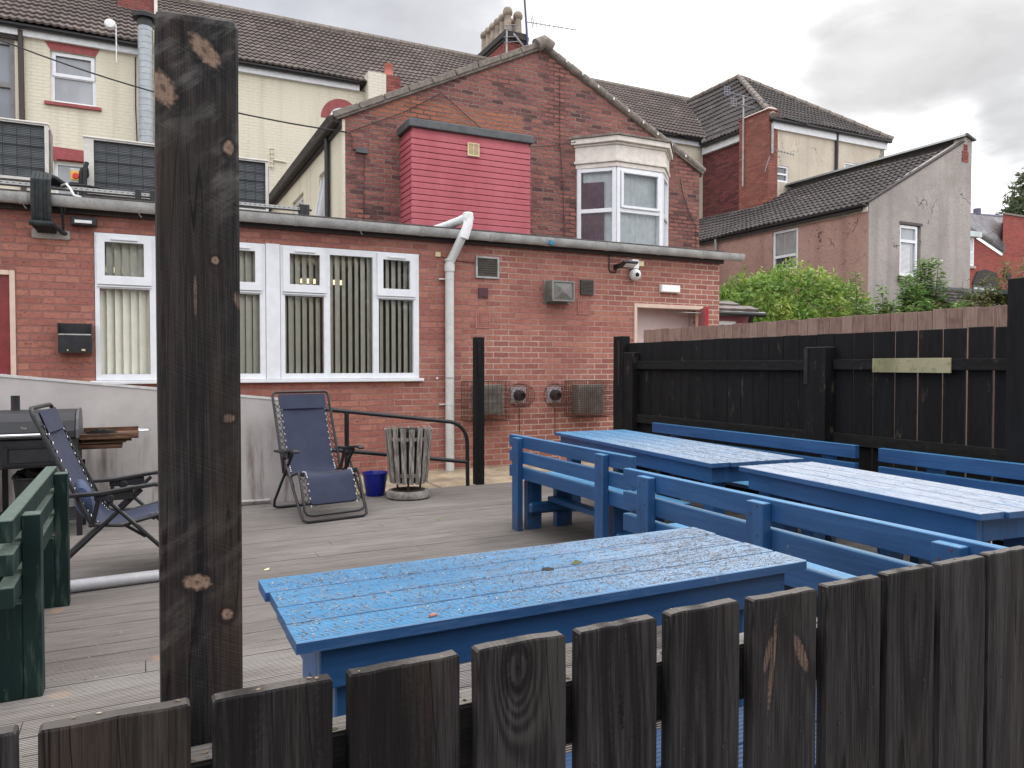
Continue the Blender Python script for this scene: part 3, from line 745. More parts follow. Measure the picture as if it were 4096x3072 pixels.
s = MB().tube([(3.66,8.775,2.92),(3.71,8.75,3.10),(3.715,8.755,3.165)],.06,16)
s.tube([(3.71,8.70,3.17),(3.705,8.80,3.18),(3.66,9.15,3.165),(3.55,9.9,3.15)],.056,16)
s.lathe([(.064,3.17),(.066,3.235),(.05,3.245)],(3.712,8.76,0),16)
s.build('soil_pipe', M['white'], A, smooth=True)
# vents let into the wall
lv = MB().wall('Y', 3.915, 4.25, 2.462, 2.746, 8.975, 9.02, [(3.94,4.225,2.487,2.722)]).build('louvre_vent', M['gutter'], A)
q = MB()
for i in range(8): q.obox((4.082,9.0,2.50+.03*i),.285,.05,.004,0,0,R(-38))
q.build('louvre_blades', M['grille'], lv)
MB().box(3.93,9.06,2.48,4.235,9.07,2.73).build('vent_void', M['dark'], lv)
q = MB().box(3.957,8.985,2.222,4.093,9.002,2.335)
q.prism([(3.957,2.222),(3.99,2.222),(4.025,2.212),(4.06,2.222),(4.093,2.222),(4.093,2.200),(4.075,2.20),(4.025,2.208),(3.975,2.20),(3.957,2.20)],'Y',8.985,9.002)
q.build('vent_flap', plain('dark_red_vent',(.075,.018,.024),.5), A, bev=.002)
def airbrick(x0,x1,z0,z1,nx=7,nz=8):
    hs = []
    dx,dz = (x1-x0)/(nx+1),(z1-z0)/(nz+1)
    for i in range(nx):
        for j in range(nz):
            cx,cz = x0+dx*(i+1),z0+dz*(j+1); hs.append((cx-dx*.27,cx+dx*.27,cz-dz*.27,cz+dz*.27))
    o = MB().wall('Y',x0,x1,z0,z1,8.990,9.004,hs).build('air_brick', M['airbrick'], A)
    MB().box(x0+.005,9.0042,z0+.005,x1-.005,9.0048,z1-.005).build('vent_void', M['dark'], o)
airbrick(3.915,4.125,1.81,2.03); airbrick(5.465,5.675,2.035,2.235)
mb = MB().box(5.505,8.965,2.31,5.71,9.0,2.52)
for i in range(9): mb.box(5.52,8.955,2.335+.019*i,5.695,8.966,2.345+.019*i)
mb.build('fan_grille', plain('brown_plastic',(.06,.05,.045),.5), A, bev=.004)
MB().box(3.36,8.975,2.70,3.43,9.0,2.76).build('junction_box', M['ivory'], A, bev=.004)
MB().tube([(3.43,8.995,2.71),(3.6,8.994,2.67),(3.9,8.994,2.655)],.005,6).build('cable', M['rust'], A)
MB().box(3.37,8.985,1.15,3.395,9.0,1.175).build('wall_plug', M['white'], A)

# ---- fittings hung on the extension wall
def t_(name, loc, lab, cat, grp=None): return thing(name, loc, lab, cat, grp)
o = t_('extractor_cowl', (5.12,9,2.3), 'clear plastic extractor fan cowl with a grey pyramid face on the brick wall', 'extractor fan')
mb = MB().wall('Y',4.955,5.30,2.19,2.465,8.80,8.985,[(4.975,5.28,2.21,2.445)])
mb.build('housing', plain('smoky_plastic',(.20,.195,.18),.35), o, bev=.01, seg=2)
mb = MB(); a,b,z0,z1 = 4.972,5.283,2.207,2.448; cx,cz=(a+b)/2,(z0+z1)/2
mb.add([(a,8.815,z0),(b,8.815,z0),(b,8.815,z1),(a,8.815,z1),(cx-.02,8.79,cz-.02),(cx+.02,8.79,cz-.02),(cx+.02,8.79,cz+.02),(cx-.02,8.79,cz+.02)],[(0,1,5,4),(1,2,6,5),(2,3,7,6),(3,0,4,7),(4,5,6,7)])
mb.build('face', plain('grey_fan_face',(.16,.155,.14),.3), o)
mb = MB()
for i in range(9): mb.box(4.945,8.80+.02*i,2.20,4.956,8.81+.02*i,2.455)
mb.build('side_louvre', M['grille'], o)
MB().box(4.92,8.986,2.17,5.33,8.998,2.49).build('back_plate', M['grille'], o)

def wire_cage(mb, x0,x1,z0,z1,y0,y1,nx,nz,ny,r=.0022):
    for i in range(nx+1):
        x = x0+(x1-x0)*i/nx; mb.bar((x,y0,z0),(x,y0,z1),r*2,r*2,(0,1,0))
    for j in range(nz+1):
        z = z0+(z1-z0)*j/nz; mb.bar((x0,y0,z),(x1,y0,z),r*2,r*2)
        for x in (x0,x1): mb.bar((x,y0,z),(x,y1,z),r*2,r*2)
    for k in range(1,ny+1):
        y = y0+(y1-y0)*k/ny
        for x in (x0,x1): mb.bar((x,y,z0),(x,y,z1),r*2,r*2,(0,1,0))
        for z in (z0,z1): mb.bar((x0,y,z),(x1,y,z),r*2,r*2)
def flue_box(x0,x1,z0,z1,cx0,cx1,cz0,cz1,lab):
    o = t_('flue_box', ((x0+x1)/2,9,z0), lab, 'boiler vent', 'caged flue boxes on the brick wall')
    mb = MB().box(x0,8.80,z0,x1,9.0,z1)
    b = mb.build('case', M['grille'], o, bev=.008)
    mb = MB()
    for i in range(26): mb.box(x0+.02,8.793,z0+.02+(z1-z0-.05)*i/26,x1-.02,8.7995,z0+.02+(z1-z0-.05)*(i+.55)/26)
    mb.build('louvres', M['grille'], b)
    mb = MB(); wire_cage(mb,cx0,cx1,cz0,cz1,8.70,8.995,9 if 'left' in lab or 'behind' in lab else 18,16 if 'behind' not in lab else 9,6)
    mb.build('wire_guard', M['rust'], o)
flue_box(3.86,4.23,.69,1.075,3.72,4.27,.61,1.12,'grey louvred flue box in a rusty wire cage, behind the lone black post')
flue_box(5.37,5.78,.65,1.06,5.26,5.86,.615,1.115,'grey louvred flue box in a fine wire cage, next to the fence corner post')
def flue(x,z,lab):
    o = t_('flue_terminal', (x,9,z), lab, 'boiler flue', 'round caged flues on the brick wall')
    MB().box(x-.11,8.985,z-.11,x+.11,8.999,z+.11).build('wall_plate', plain('lilac_plate',(.40,.34,.36),.6), o)
    mb = MB().lathe([(.072,8.99),(.072,8.91),(.052,8.905),(.052,8.86),(.040,8.855),(.040,8.90)],(x,0,z),20,'Y')
    mb.build('pipe', M['soot'], o, smooth=True)
    mb = MB(); 
    for ry,y in ((.155,8.992),(.155,8.90),(.15,8.80),(.125,8.745)):
        mb.tube([(x+ry*math.cos(a),y,z+ry*math.sin(a)) for a in [2*PI*i/28 for i in range(28)]],.003,4,True)
    for i in range(20):
        a = 2*PI*i/20; c,s_ = math.cos(a),math.sin(a)
        mb.tube([(x+.155*c,8.992,z+.155*s_),(x+.152*c,8.80,z+.152*s_),(x+.125*c,8.745,z+.125*s_)],.0018,4)
    for i in range(9):
        q = -.12+.03*i; h = math.sqrt(max(.0,.125**2-q*q))
        mb.bar((x+q,8.745,z-h),(x+q,8.745,z+h),.0028,.0028,(0,1,0)); mb.bar((x-h,8.745,z+q),(x+h,8.745,z+q),.0028,.0028)
    mb.build('wire_guard', M['rust'], o)
    MB().tube([(x+.02,8.997,z-.17),(x+.022,8.997,z-.5)],.005,5).build('rust_streak', M['rust'], o)
flue(4.535,.925,'round caged boiler flue nearer the lone black post'); flue(5.085,.92,'round caged boiler flue nearer the fence corner')
o = t_('floodlight', (6.2,9,2.74), 'slim black LED floodlight tilted down under the gutter beside the dome camera', 'floodlight')
mb = MB().obox((6.17,8.80,2.745),.26,.16,.025,0,0,R(-25)); b = mb.build('case', M['black'], o, bev=.004)
MB().obox((6.19,8.785,2.728),.17,.085,.006,0,0,R(-25)).build('lens', M['white'], b)
MB().box(6.06,8.86,2.69,6.08,9.0,2.76).tube([(5.98,8.99,2.90),(5.98,8.99,2.68),(6.0,8.99,2.655),(6.09,8.99,2.65),(6.10,8.98,2.72)],.008,6).build('bracket', M['black'], o)
o = t_('dome_camera', (6.39,9,2.63), 'white dome security camera with a dark lens under a white box', 'security camera')
MB().box(6.31,8.89,2.71,6.43,9.0,2.84).build('mount_box', M['white'], o, bev=.006)
MB().lathe([(.04,8.99),(.075,8.96),(.085,8.92),(.075,8.88),(.045,8.85),(.01,8.842)],(6.38,0,2.625),20,'Y').build('dome', M['white'], o, smooth=True)
MB().lathe([(.030,8.858),(.030,8.840),(.004,8.834)],(6.365,0,2.618),16,'Y').build('lens', M['dark'], o)
tag(MB().box(6.46,8.94,2.755,6.55,9.0,2.83).build('cable_box', M['ivory'], loc=(6.5,9,2.8), bev=.005), 'small cream square cable box right of the dome camera', 'cable box')
o = t_('bulkhead_light', (7.04,9,2.45), 'long lit emergency light with a ribbed lens above the open door', 'emergency light')
MB().box(6.86,8.93,2.40,7.205,9.0,2.51).build('case', M['white'], o, bev=.012, seg=2)
mb = MB()
for i in range(7): mb.obox((6.915+.040*i,8.926,2.455),.03,.012,.055,0,R(18),0)
mb.build('lens', M['lamp'], o, bev=.003)
o = t_('outdoor_lamp', (-.50,9,2.82), 'small dark brick-shaped outdoor lamp with a white lens under the gutter on the left', 'wall lamp')
MB().box(-.62,8.90,2.765,-.385,9.0,2.85).build('case', M['soot'], o, bev=.006)
MB().box(-.585,8.892,2.785,-.43,8.901,2.815).build('lens', M['white'], o)
o = t_('ashtray_box', (-.6,9,1.6), 'wall mounted sooty metal ashtray box with an open top beside the red door', 'ashtray')
mb = MB().box(-.745,8.86,1.475,-.742,9.0,1.76).box(-.449,8.86,1.475,-.446,9.0,1.76).box(-.7415,8.985,1.475,-.4495,9.0,1.76).box(-.745,8.845,1.455,-.446,9.0,1.474).box(-.7415,8.86,1.476,-.4495,8.875,1.64)
mb.build('tray', M['soot'], o)
MB().box(-.74,8.856,1.635,-.45,8.864,1.648).build('rim', M['gutter'], o)
MB().obox((-.52,8.855,1.484),.03,.02,.018,.4).build('cigarette_stub', M['ivory'], o); MB().obox((-.66,8.86,1.481),.014,.014,.012,.2).build('cigarette_stub', M['ivory'], o)

# ================================================================== ROOF PLANT on the extension
def ac_unit(x0,x1,zt,y0,lab):
    o = t_('condenser_unit', ((x0+x1)/2,y0+.2,3.085), lab, 'air conditioner', 'condensers on the flat roof')
    zb = zt-.66
    h = (x0+.10,x1-.035,zb+.03,zt-.035)
    mb = MB().wall('Y',x0,x1,zb,zt-.022,y0,y0+.36,[h]).box(x0-.008,y0-.012,zt-.0215,x1+.008,y0+.37,zt)
    c = mb.build('case', M['ac'], o, bev=.006)
    MB().box(h[0]+.002,y0+.06,h[2]+.002,h[1]-.002,y0+.34,h[3]-.002).build('coil', M['acfin'], c)
    mb = MB(); n = int((h[3]-h[2])/.0185)
    for i in range(n): mb.bar((h[0],y0+.055,h[2]+.009+.0185*i),(h[1],y0+.055,h[2]+.009+.0185*i),.008,.007)
    mb.build('fins', plain('fin_grey',(.17,.18,.19),.5), c)
    mb = MB()
    for i in range(8): mb.bar((h[0]+(h[1]-h[0])*i/7,y0+.02,h[2]),(h[0]+(h[1]-h[0])*i/7,y0+.02,h[3]),.008,.008,(0,1,0))
    for i in range(6): mb.bar((h[0],y0+.028,h[2]+(h[3]-h[2])*i/5),(h[1],y0+.028,h[2]+(h[3]-h[2])*i/5),.008,.008)
    mb.build('wire_guard', M['black'], c)
    for fx_ in (x0+.12,x1-.12): MB().box(fx_-.04,y0+.02,3.087,fx_+.04,y0+.34,zb-.002).build('foot', M['blackplastic'], o)
    MB().box(x1+.0005,y0+.08,zb+.06,x1+.02,y0+.30,zt-.05).build('side_cover', M['grille'], o, bev=.004)
ac_unit(-1.97,-.905,4.06,10.0,'grey condenser unit with black coil guard at the far left end of the roof row')
ac_unit(-.555,.47,3.97,10.0,'grey condenser unit with black coil guard right of the red isolator switch')
ac_unit(.50,1.487,3.93,10.0,'grey condenser unit with black coil guard closest to the gabled brick house')
o = t_('isolator_switch', (-.63,9.95,3.085), 'grey isolator box with a red rotary switch on a yellow plate on the flat roof', 'switch')
MB().box(-.69,9.9,3.40,-.575,9.96,3.56).build('case', M['gutter'], o, bev=.005)
MB().box(-.68,9.893,3.43,-.60,9.8995,3.53).build('plate', M['yellow'], o)
MB().lathe([(.03,9.875),(.034,9.892)],(-.632,0,3.475),16,'Y').build('knob', M['red_switch'], o)
MB().box(-.70,9.88,3.36,-.57,9.98,3.395).box(-.65,9.91,3.087,-.62,9.95,3.36).build('bracket', M['black'], o)
tag(MB().tube([(-.58,9.9,3.10),(-.575,9.9,3.5),(-.56,9.9,3.56),(-.535,9.95,3.58),(-.53,10.02,3.5)],.03,8).tube([(-.545,9.88,3.10),(-.54,9.88,3.56),(-.52,9.9,3.64)],.024,8).build('pipe_lagging', M['foam'], loc=(-.58,9.9,3.1), smooth=True), 'pair of black foam lagged pipes rising beside the red isolator switch', 'pipe')
o = t_('cable_tray', (0,9.35,3.09), 'perforated steel cable tray with black cables running along the roof edge', 'cable tray')
mb = MB().box(-6,9.32,3.20,1.75,9.325,3.235); mb.box(-6,9.3255,3.20,1.75,9.42,3.203)
tt = NT('slotted_steel'); xq,yq,zq = tt.sep(tt.obj())
sl0 = tt.m_('MULTIPLY', tt.m_('LESS_THAN', tt.m_('FRACT', tt.m_('MULTIPLY', xq, 18.0)), .42), tt.m_('LESS_THAN', tt.m_('ABSOLUTE', tt.m_('SUBTRACT', zq, .128)), .004))
mb.build('tray', tt.out(tt.mix(sl0, (.42,.42,.41), (.02,.02,.02)), .5), o)
MB().tube([(-.75,9.36,3.22),(-.4,9.35,3.25),(.1,9.36,3.24),(.8,9.36,3.235),(1.9,9.38,3.22)],.014,6).tube([(-.8,9.34,3.25),(-.5,9.33,3.26),(-.2,9.34,3.235),(.5,9.35,3.245),(1.8,9.36,3.225)],.01,6).build('cables', M['wire'], o)
for q in (.0,.15,1.78,1.83):
    MB().box(q-.03,9.29,3.087,q+.03,9.43,3.27).build('clamp', M['blackplastic'], o, bev=.008)
mb = MB()
for i in range(5):
    x = -.93+.034*i; jy = .008*(i%2)
    mb.tube([(x+.12,9.35,3.24),(x+.03,9.1,3.265),(x,8.90,3.24+.01*(i%2)),(x-.002,8.785+jy,3.16),(x-.002,8.775+jy,3.0),(x,8.785+jy,2.80),(x,8.84,2.72),(x+.03,8.95,2.69),(x+.02,9.0,2.68)],.021,8)
mb.tube([(-.965,8.78,2.735),(-.76,8.78,2.735)],.028,8).tube([(-.78,8.80,2.745),(-.70,8.93,2.685),(-.66,9.0,2.67)],.022,8)
mb.tube([(-.70,8.86,2.93),(-.69,8.93,2.80),(-.69,8.98,2.69)],.012,6).tube([(-.66,8.86,2.93),(-.688,8.93,2.83)],.009,6)
tag(mb.build('pipe_bundle', M['foam'], loc=(-.9,8.9,2.7), smooth=True), 'bundle of black foam lagged pipes looping over the grey gutter on the left', 'pipes')
tag(MB().tube([(-.72,9.2,3.21),(-.66,9.0,3.19),(-.62,8.93,3.13),(-.585,8.86,3.055),(-.52,8.84,3.035)],.011,8).build('hose', M['white'], loc=(-.6,9,3.1), smooth=True), 'white plastic hose drooping from the roof into the gutter', 'hose')
tag(MB().obox((-.80,8.995,2.66),.34,.05,.10,0,0,0).build('mortar_patch', M['render_grey'], loc=(-.8,9,2.6), bev=.02, seg=2), 'rough grey mortar patch where the lagged pipes enter the wall', 'mortar patch')
# ================================================================== GABLED BRICK HOUSE
B = thing('gabled_brick_house', (6.5,11.9,0), 'old dark red brick house with a broad gable, bay window and a crimson clad box', 'house')
YB = 11.9; AX,AZ = 6.50,6.95; LX,LZ = 2.90,5.22; RX,RZ = 10.06,5.16
MB().prism([(LX,0),(RX,0),(RX,RZ),(AX,AZ),(LX,LZ)],'Y',YB,YB+.22).build('wall', M['brickB'], B)
fw = [(15.06,16.24,3.2,4.72),(12.87,13.62,3.2,4.70)]
MB().wall('X',YB+.221,19.45,0,LZ-.02,LX-.004,LX+.22,fw).box(LX-.006,YB-.003,0,LX+.04,YB+.2209,LZ-.02).build('painted_wall', M['cream'], B)
MB().wall('X',YB+.221,19.45,0,RZ-.02,RX-.22,RX).build('back_wall', M['brickB'], B)
for i,(y0,y1,z0,z1) in enumerate(fw):
    ym = (y0+y1)/2
    w = MB().wall('X',y0,y1,z0,z1,LX+.06,LX+.12,[(y0+.07,ym-.035,z0+.07,z1-.40),(ym+.035,y1-.07,z0+.07,z1-.40),(y0+.07,ym-.035,z1-.34,z1-.07),(ym+.035,y1-.07,z1-.34,z1-.07)]).build('window', M['upvc'], B, bev=.006)
    MB().add([(LX+.1,y0,z0),(LX+.1,y1,z0),(LX+.1,y1,z1),(LX+.1,y0,z1)],[(0,1,2,3)]).build('pane', M['pane_grey'], w)
    if i==1:
        s = MB(); s.bar((LX-.19,ym+.32,z0+.12),(LX+.04,ym+.32,z1-.1),.05,.05); s.bar((LX-.19,ym-.0,z0+.12),(LX+.04,ym-.0,z1-.1),.05,.05); s.bar((LX-.19,ym-.0,z0+.12),(LX-.19,ym+.32,z0+.12),.05,.05)
        s.build('open_sash', M['upvc'], w)
sl = math.atan2(AZ-LZ,AX-LX); sr = math.atan2(AZ-RZ,RX-AX)
rf = MB()
def slab(mb,p,q,y0,y1,t0,t1):
    d = (Vector((q[0],0,q[1]))-Vector((p[0],0,p[1]))).normalized(); n = Vector((-d.z,0,d.x)); n = n if n.z>0 else -n
    a,b = Vector((p[0],0,p[1])),Vector((q[0],0,q[1]))
    pts = [a+n*t0,b+n*t0,b+n*t1,a+n*t1]
    mb.prism([(v.x,v.z) for v in pts],'Y',y0,y1)
slab(rf,(LX-.16,LZ-.08),(AX,AZ),YB+.10,19.45,.02,.12); slab(rf,(RX+.12,RZ-.06),(AX,AZ),YB+.10,19.45,.02,.12)
rf.build('roof', M['tileD'], B)
vg = MB(); slab(vg,(LX-.10,LZ-.05),(AX-.02,AZ-.01),YB-.06,YB+.0995,.0,.115)
for i in range(9):
    t0,t1 = i/9,(i+1)/9-.004
    P = lambda t:(LX-.12+(AX-LX+.1)*t, LZ-.06+(AZ-LZ+.06)*t)
    slab(vg,P(t0),P(t1),YB-.085,YB-.0605,.03+.008*random.random(),.13)
slab(vg,(RX+.06,RZ-.03),(AX+.02,AZ-.01),YB-.05,YB+.0995,.0,.09)
vg.build('verge', M['stone'], B, bev=.008)
rt = MB()
for i in range(13):
    t0,t1 = i/13,(i+1)/13
    P = lambda t: Vector((AX+(RX+.1-AX)*t, YB+.0, AZ+.05+(RZ-AZ)*t))
    rt.tube([P(t0),P(t1)],[.082,.072],10)
rt.tube([(AX-.16,YB-.05,AZ+.02),(AX-.02,YB-.05,AZ+.11),(AX+.14,YB-.05,AZ+.03)],.12,12)
rt.build('ridge_tiles', M['stone'], B, smooth=True)
for i in range(9): 
    t = .12+.095*i; MB().obox((AX+(RX-AX)*t,YB-.10,AZ+.05+(RZ-AZ)*t),.02,.02,.045).build('ridge_clip', M['white'], B)
gm = MB().box(LX-.17,YB-.02,LZ-.10,LX-.05,19.4,LZ+.02); gm.box(LX-.05,YB-.02,LZ-.16,LX-.007,19.4,LZ-.02)
gm.build('side_gutter', M['felt'], B, bev=.02)
MB().tube([(LX-.06,12.73,LZ-.1),(LX-.06,12.73,3.0)],.045,10).build('black_pipe', M['black'], B, smooth=True)
# crimson box
bx = MB().box(3.87,11.36,3.05,5.93,YB+.02,5.07)
cb = bx.build('clad_box', M['clad'], B)
mb = MB(); h = .0965
for i in range(21):
    z0 = 3.06+h*i
    if z0+h>5.08: break
    mb.prism([(11.36,z0),(11.338,z0+.004),(11.338,z0+h-.02),(11.352,z0+h-.004),(11.36,z0+h-.004)],'X',3.845,5.95)
    mb.prism([(3.87,z0),(3.845,z0+.004),(3.845,z0+h-.02),(3.86,z0+h-.004),(3.87,z0+h-.004)],'Y',11.3605,YB)
    mb.prism([(5.93,z0),(5.952,z0+.004),(5.952,z0+h-.02),(5.94,z0+h-.004),(5.93,z0+h-.004)],'Y',11.3605,YB)
mb.build('boards', M['clad'], cb)
MB().box(3.80,11.29,5.06,5.995,YB,5.19).build('lead_cap', M['lead'], cb, bev=.015, seg=2)
v = MB().wall('Y',4.795,5.0,4.725,4.935,11.315,11.337,[(4.81,4.893,4.74,4.92),(4.902,4.985,4.74,4.92)])
for i in range(11): v.box(4.812,11.322,4.745+.016*i,4.983,11.335,4.753+.016*i)
v.build('vent', M['ivory'], cb)
# bay window
def foot(d,e=0): return [(7.22-d,YB-.001),(7.73-d*.45,11.40-d),(8.745+d*.45,11.40-d),(9.25+d,YB-.001)]
bay = MB()
for d,z0,z1 in ((.05,4.90,4.985),(.085,4.986,5.045),(.06,5.046,5.29),(.09,5.291,5.33),(.15,5.331,5.43)):
    bay.prism(foot(d),'Z',z0,z1)
bw = bay.build('bay_window', M['cornice'], B, bev=.008)
rfm = MB(); f0 = foot(.18); f1 = [(7.2,YB-.002),(7.75,11.75),(8.7,11.75),(9.3,YB-.002)]
n = 4; rfm.add([(*p,5.431) for p in f0]+[(*p,5.465) for p in f0]+[(*p,5.52) for p in f1],[(3,2,1,0),(0,1,5,4),(1,2,6,5),(2,3,7,6),(4,5,9,8),(5,6,10,9),(6,7,11,10),(8,9,10,11)])
rfm.build('bay_roof', M['stone'], bw)
fc = foot(0)
fr = MB()
def facet(P,Q,split,inset=.05):
    P = Vector((*P,0)); Q = Vector((*Q,0)); d = (Q-P).normalized()
    L = (Q-P).length
    for s0 in (0,L): fr.bar(P+d*max(.035,min(L-.035,s0))+Vector((0,0,3.2)), P+d*max(.035,min(L-.035,s0))+Vector((0,0,4.9)), .07,.07,(d.y,-d.x,0))
    for z,t in ((4.865,.07),(split,.075),(3.30,.09)): fr.bar(P+d*.07+Vector((0,0,z)),Q-d*.07+Vector((0,0,z)),.06,t)
    return P,Q,d
facet(fc[0],fc[1],4.13); P,Q,d = facet(fc[1],fc[2],4.13); facet(fc[3],fc[2],4.13)
# opening sash proud of the front facet
for s0 in (.105,(Q-P).length-.105): fr.bar(P+d*s0+Vector((0,-.035,4.17)),P+d*s0+Vector((0,-.035,4.84)),.05,.05,(0,-1,0))
for z in (4.19,4.82): fr.bar(P+d*.13+Vector((0,-.036,z)),Q-d*.13+Vector((0,-.036,z)),.05,.05)
frm = fr.build('bay_frame', M['upvc'], bw, bev=.006)
for a,b in ((fc[0],fc[1]),(fc[1],fc[2]),(fc[2],fc[3])):
    MB().add([(*a,3.2),(*b,3.2),(*b,4.9),(*a,4.9)],[(0,1,2,3)]).build('pane', M['glass'], bw)
ins = [(7.33,YB-.02),(7.775,11.50),(8.70,11.50),(9.14,YB-.02)]
nb_ = MB()
for q0,q1,k in ((ins[0],ins[1],12),(ins[1],ins[2],24),(ins[2],ins[3],12)):
    P0,P1 = Vector((*q0,0)),Vector((*q1,0)); nn_ = Vector((-(P1-P0).y,(P1-P0).x,0)).normalized()
    for i in range(k):
        a_ = P0.lerp(P1,i/k)+nn_*.012*math.sin(i*1.9); b_ = P0.lerp(P1,(i+1)/k)+nn_*.012*math.sin((i+1)*1.9)
        nb_.add([(a_.x,a_.y,3.2),(b_.x,b_.y,3.2),(b_.x,b_.y,4.9),(a_.x,a_.y,4.9)],[(0,1,2,3)])
nb_.build('net_curtain', M['net'], bw)
mb = MB(); P0,P1 = Vector((7.295,YB-.03,0)),Vector((7.60,11.60,0)); nn_ = Vector((-.7,-.7,0))
for i in range(24):
    a_ = P0.lerp(P1,i/24)+nn_*.010*math.sin(i*1.5); b_ = P0.lerp(P1,(i+1)/24)+nn_*.010*math.sin((i+1)*1.5)
    mb.add([(a_.x,a_.y,3.2),(b_.x,b_.y,3.2),(b_.x,b_.y,4.66),(a_.x,a_.y,4.66)],[(0,1,2,3)])
mb.build('curtain', M['curtain'], bw)
MB().box(7.20,YB-.03,3.0,7.218,YB,4.9).build('side_trim', M['upvc'], bw)
# fittings
tag(MB().box(3.10,11.85,4.70,3.30,11.899,4.78).build('wall_lamp', M['lead'], loc=(3.2,11.9,4.7), bev=.006), 'small slate grey lamp box on the dark brick gable left of the crimson box', 'wall lamp')
for pts,r_,lab in (
 ([(2.93,11.86,4.98),(3.02,11.87,5.0),(3.05,11.87,4.9),(3.03,11.87,4.78),(3.10,11.87,4.72)],.006,'short black cable curling from the gable corner down to the small grey lamp box'),
 ([(3.02,11.87,5.02),(3.9,11.87,5.45),(4.55,11.87,5.86),(4.62,11.87,5.82),(5.3,11.87,5.36),(5.45,11.86,5.24)],.006,'thin black cable rising to a peak on the bricks above the crimson box'),
 ([(6.02,11.87,5.17),(6.6,11.87,5.25),(7.05,11.86,5.36),(7.2,11.8,5.4)],.006,'thin black cable looping from the crimson box to the bay window cornice'),
 ([(6.82,11.87,6.55),(6.83,11.87,5.3),(6.9,11.87,4.4),(6.93,11.87,3.2)],.006,'thin black cable hanging straight down the gable between crimson box and bay window'),
 ([(3.24,11.87,4.69),(3.22,11.87,3.2)],.005,'thin black cable dropping straight down from the small grey lamp box'),
 ([(9.55,11.87,5.0),(9.62,11.87,4.7),(9.8,11.87,4.3),(9.95,11.87,4.1),(9.96,11.87,3.1)],.007,'thin black cable winding down the brick strip right of the bay window')):
    tag(MB().tube(pts,r_,5).build('wall_cable', M['wire'], loc=pts[0]), lab, 'cable')
def cat(a,b,sag,n=22):
    a=Vector(a);b=Vector(b); return [a.lerp(b,i/n)-Vector((0,0,sag*4*(i/n)*(1-i/n))) for i in range(n+1)]
tag(MB().tube(cat((-3.2,14.6,6.95),(2.95,11.84,4.99),.28),.012,6).build('overhead_cable', M['wire'], loc=(0,13,5)), 'black overhead cable sagging across the cream wall to the gable corner', 'cable')

# ================================================================== CREAM TERRACE (long)
Cc = thing('cream_terrace', (3,19.5,0), 'long cream painted three storey terrace under a brown tiled roof', 'terrace')
YC = 19.5
cw = [(-1.70,-.82,7.13,8.27),(-1.66,-.80,4.4,5.85),(-3.4,-2.36,6.3,8.34)]
MB().wall('Y',-14,17.2,0,8.46,YC,YC+.3,cw).build('wall', M['cream'], Cc)
fs = MB().box(-14,YC-.10,8.44,5.18,YC-.002,8.63).box(6.25,YC-.10,8.44,16.55,YC-.002,8.63)
fs.build('fascia', M['fascia'], Cc)
MB().box(-14,YC-.24,8.57,5.18,YC-.101,8.68).box(6.25,YC-.24,8.57,16.5,YC-.101,8.68).build('gutter', M['black'], Cc, bev=.03)
rise = math.atan2(11.62-8.62,23.5-19.2); vl = math.hypot(11.62-8.62,23.5-19.2)
tile_roof('roof', M['tileC'], Cc, (-14,19.22,8.66), (1,0,0), (0,math.cos(rise),math.sin(rise)), lambda v:(0,32.9+(v*.0)), vl)
MB().prism([(19.25,8.6),(23.5,11.58),(27.7,8.6)],'X',-14,19.3).build('roof_body', M['felt'], Cc)
rd = MB()
for i in range(74): rd.tube([(-14+.45*i,23.5,11.66),(-14+.45*i+.44,23.5,11.66)],.12,8)
rd.build('ridge_tiles', M['stone'], Cc, smooth=True)
def sash(x0,x1,z0,z1,split,parent,pane,name='window'):
    w = MB().wall('Y',x0,x1,z0,z1,YC+.08,YC+.15,[(x0+.07,x1-.07,z0+.07,split-.03),(x0+.07,x1-.07,split+.05,z1-.07)]).build(name, M['upvc'], parent, bev=.01)
    MB().add([(x0+.03,YC+.12,z0),(x1-.03,YC+.12,z0),(x1-.03,YC+.12,z1),(x0+.03,YC+.12,z1)],[(0,1,2,3)]).build('pane', pane, w); return w
w = sash(-1.70,-.82,7.13,8.27,7.74,Cc,M['pane_grey'])
MB().wall('Y',-1.67,-.85,7.73,8.25,YC+.05,YC+.079,[(-1.60,-.92,7.80,8.18)]).build('vent_sash', M['upvc'], w, bev=.01)
MB().prism([(-1.80,8.439),(-.74,8.439),(-.82,8.271),(-1.70,8.271)],'Y',YC-.012,YC+.1).build('lintel', M['cill'], Cc)
MB().box(-1.82,YC-.07,7.06,-.72,YC+.1,7.128).build('cill', M['cill'], Cc)
sash(-1.66,-.80,4.4,5.85,5.3,Cc,M['pane_grey'])
mb = MB().prism([(-1.72,5.852),(-.72,5.852),(-.66,6.12),(-1.78,6.16)],'Y',YC-.015,YC+.1); mb.build('lintel', M['cill'], Cc)
MB().prism([(-1.60,5.87),(-.60,5.87),(-.56,6.02),(-1.05,6.08)],'Y',YC-.12,YC-.016).build('lintel_board', M['cill'], Cc)
w = MB().wall('Y',-3.4,-2.36,6.3,8.34,YC+.02,YC+.12,[(-3.3,-2.45,7.42,8.24),(-3.3,-2.45,6.4,7.32)]).build('window', plain('weathered_frame',(.20,.19,.19),.8), Cc)
MB().add([(-3.35,YC+.09,6.3),(-2.4,YC+.09,6.3),(-2.4,YC+.09,8.3),(-3.35,YC+.09,8.3)],[(0,1,2,3)]).build('pane', pane_far('grey_blue_glass',(.20,.215,.245)), w)
MB().box(-3.5,YC-.06,8.345,-2.30,YC+.1,8.43).build('hood', M['felt'], w)
arc_o = [(4.72+.52*math.cos(a),7.66+.52*math.sin(a)) for a in [PI*i/16 for i in range(17)]]
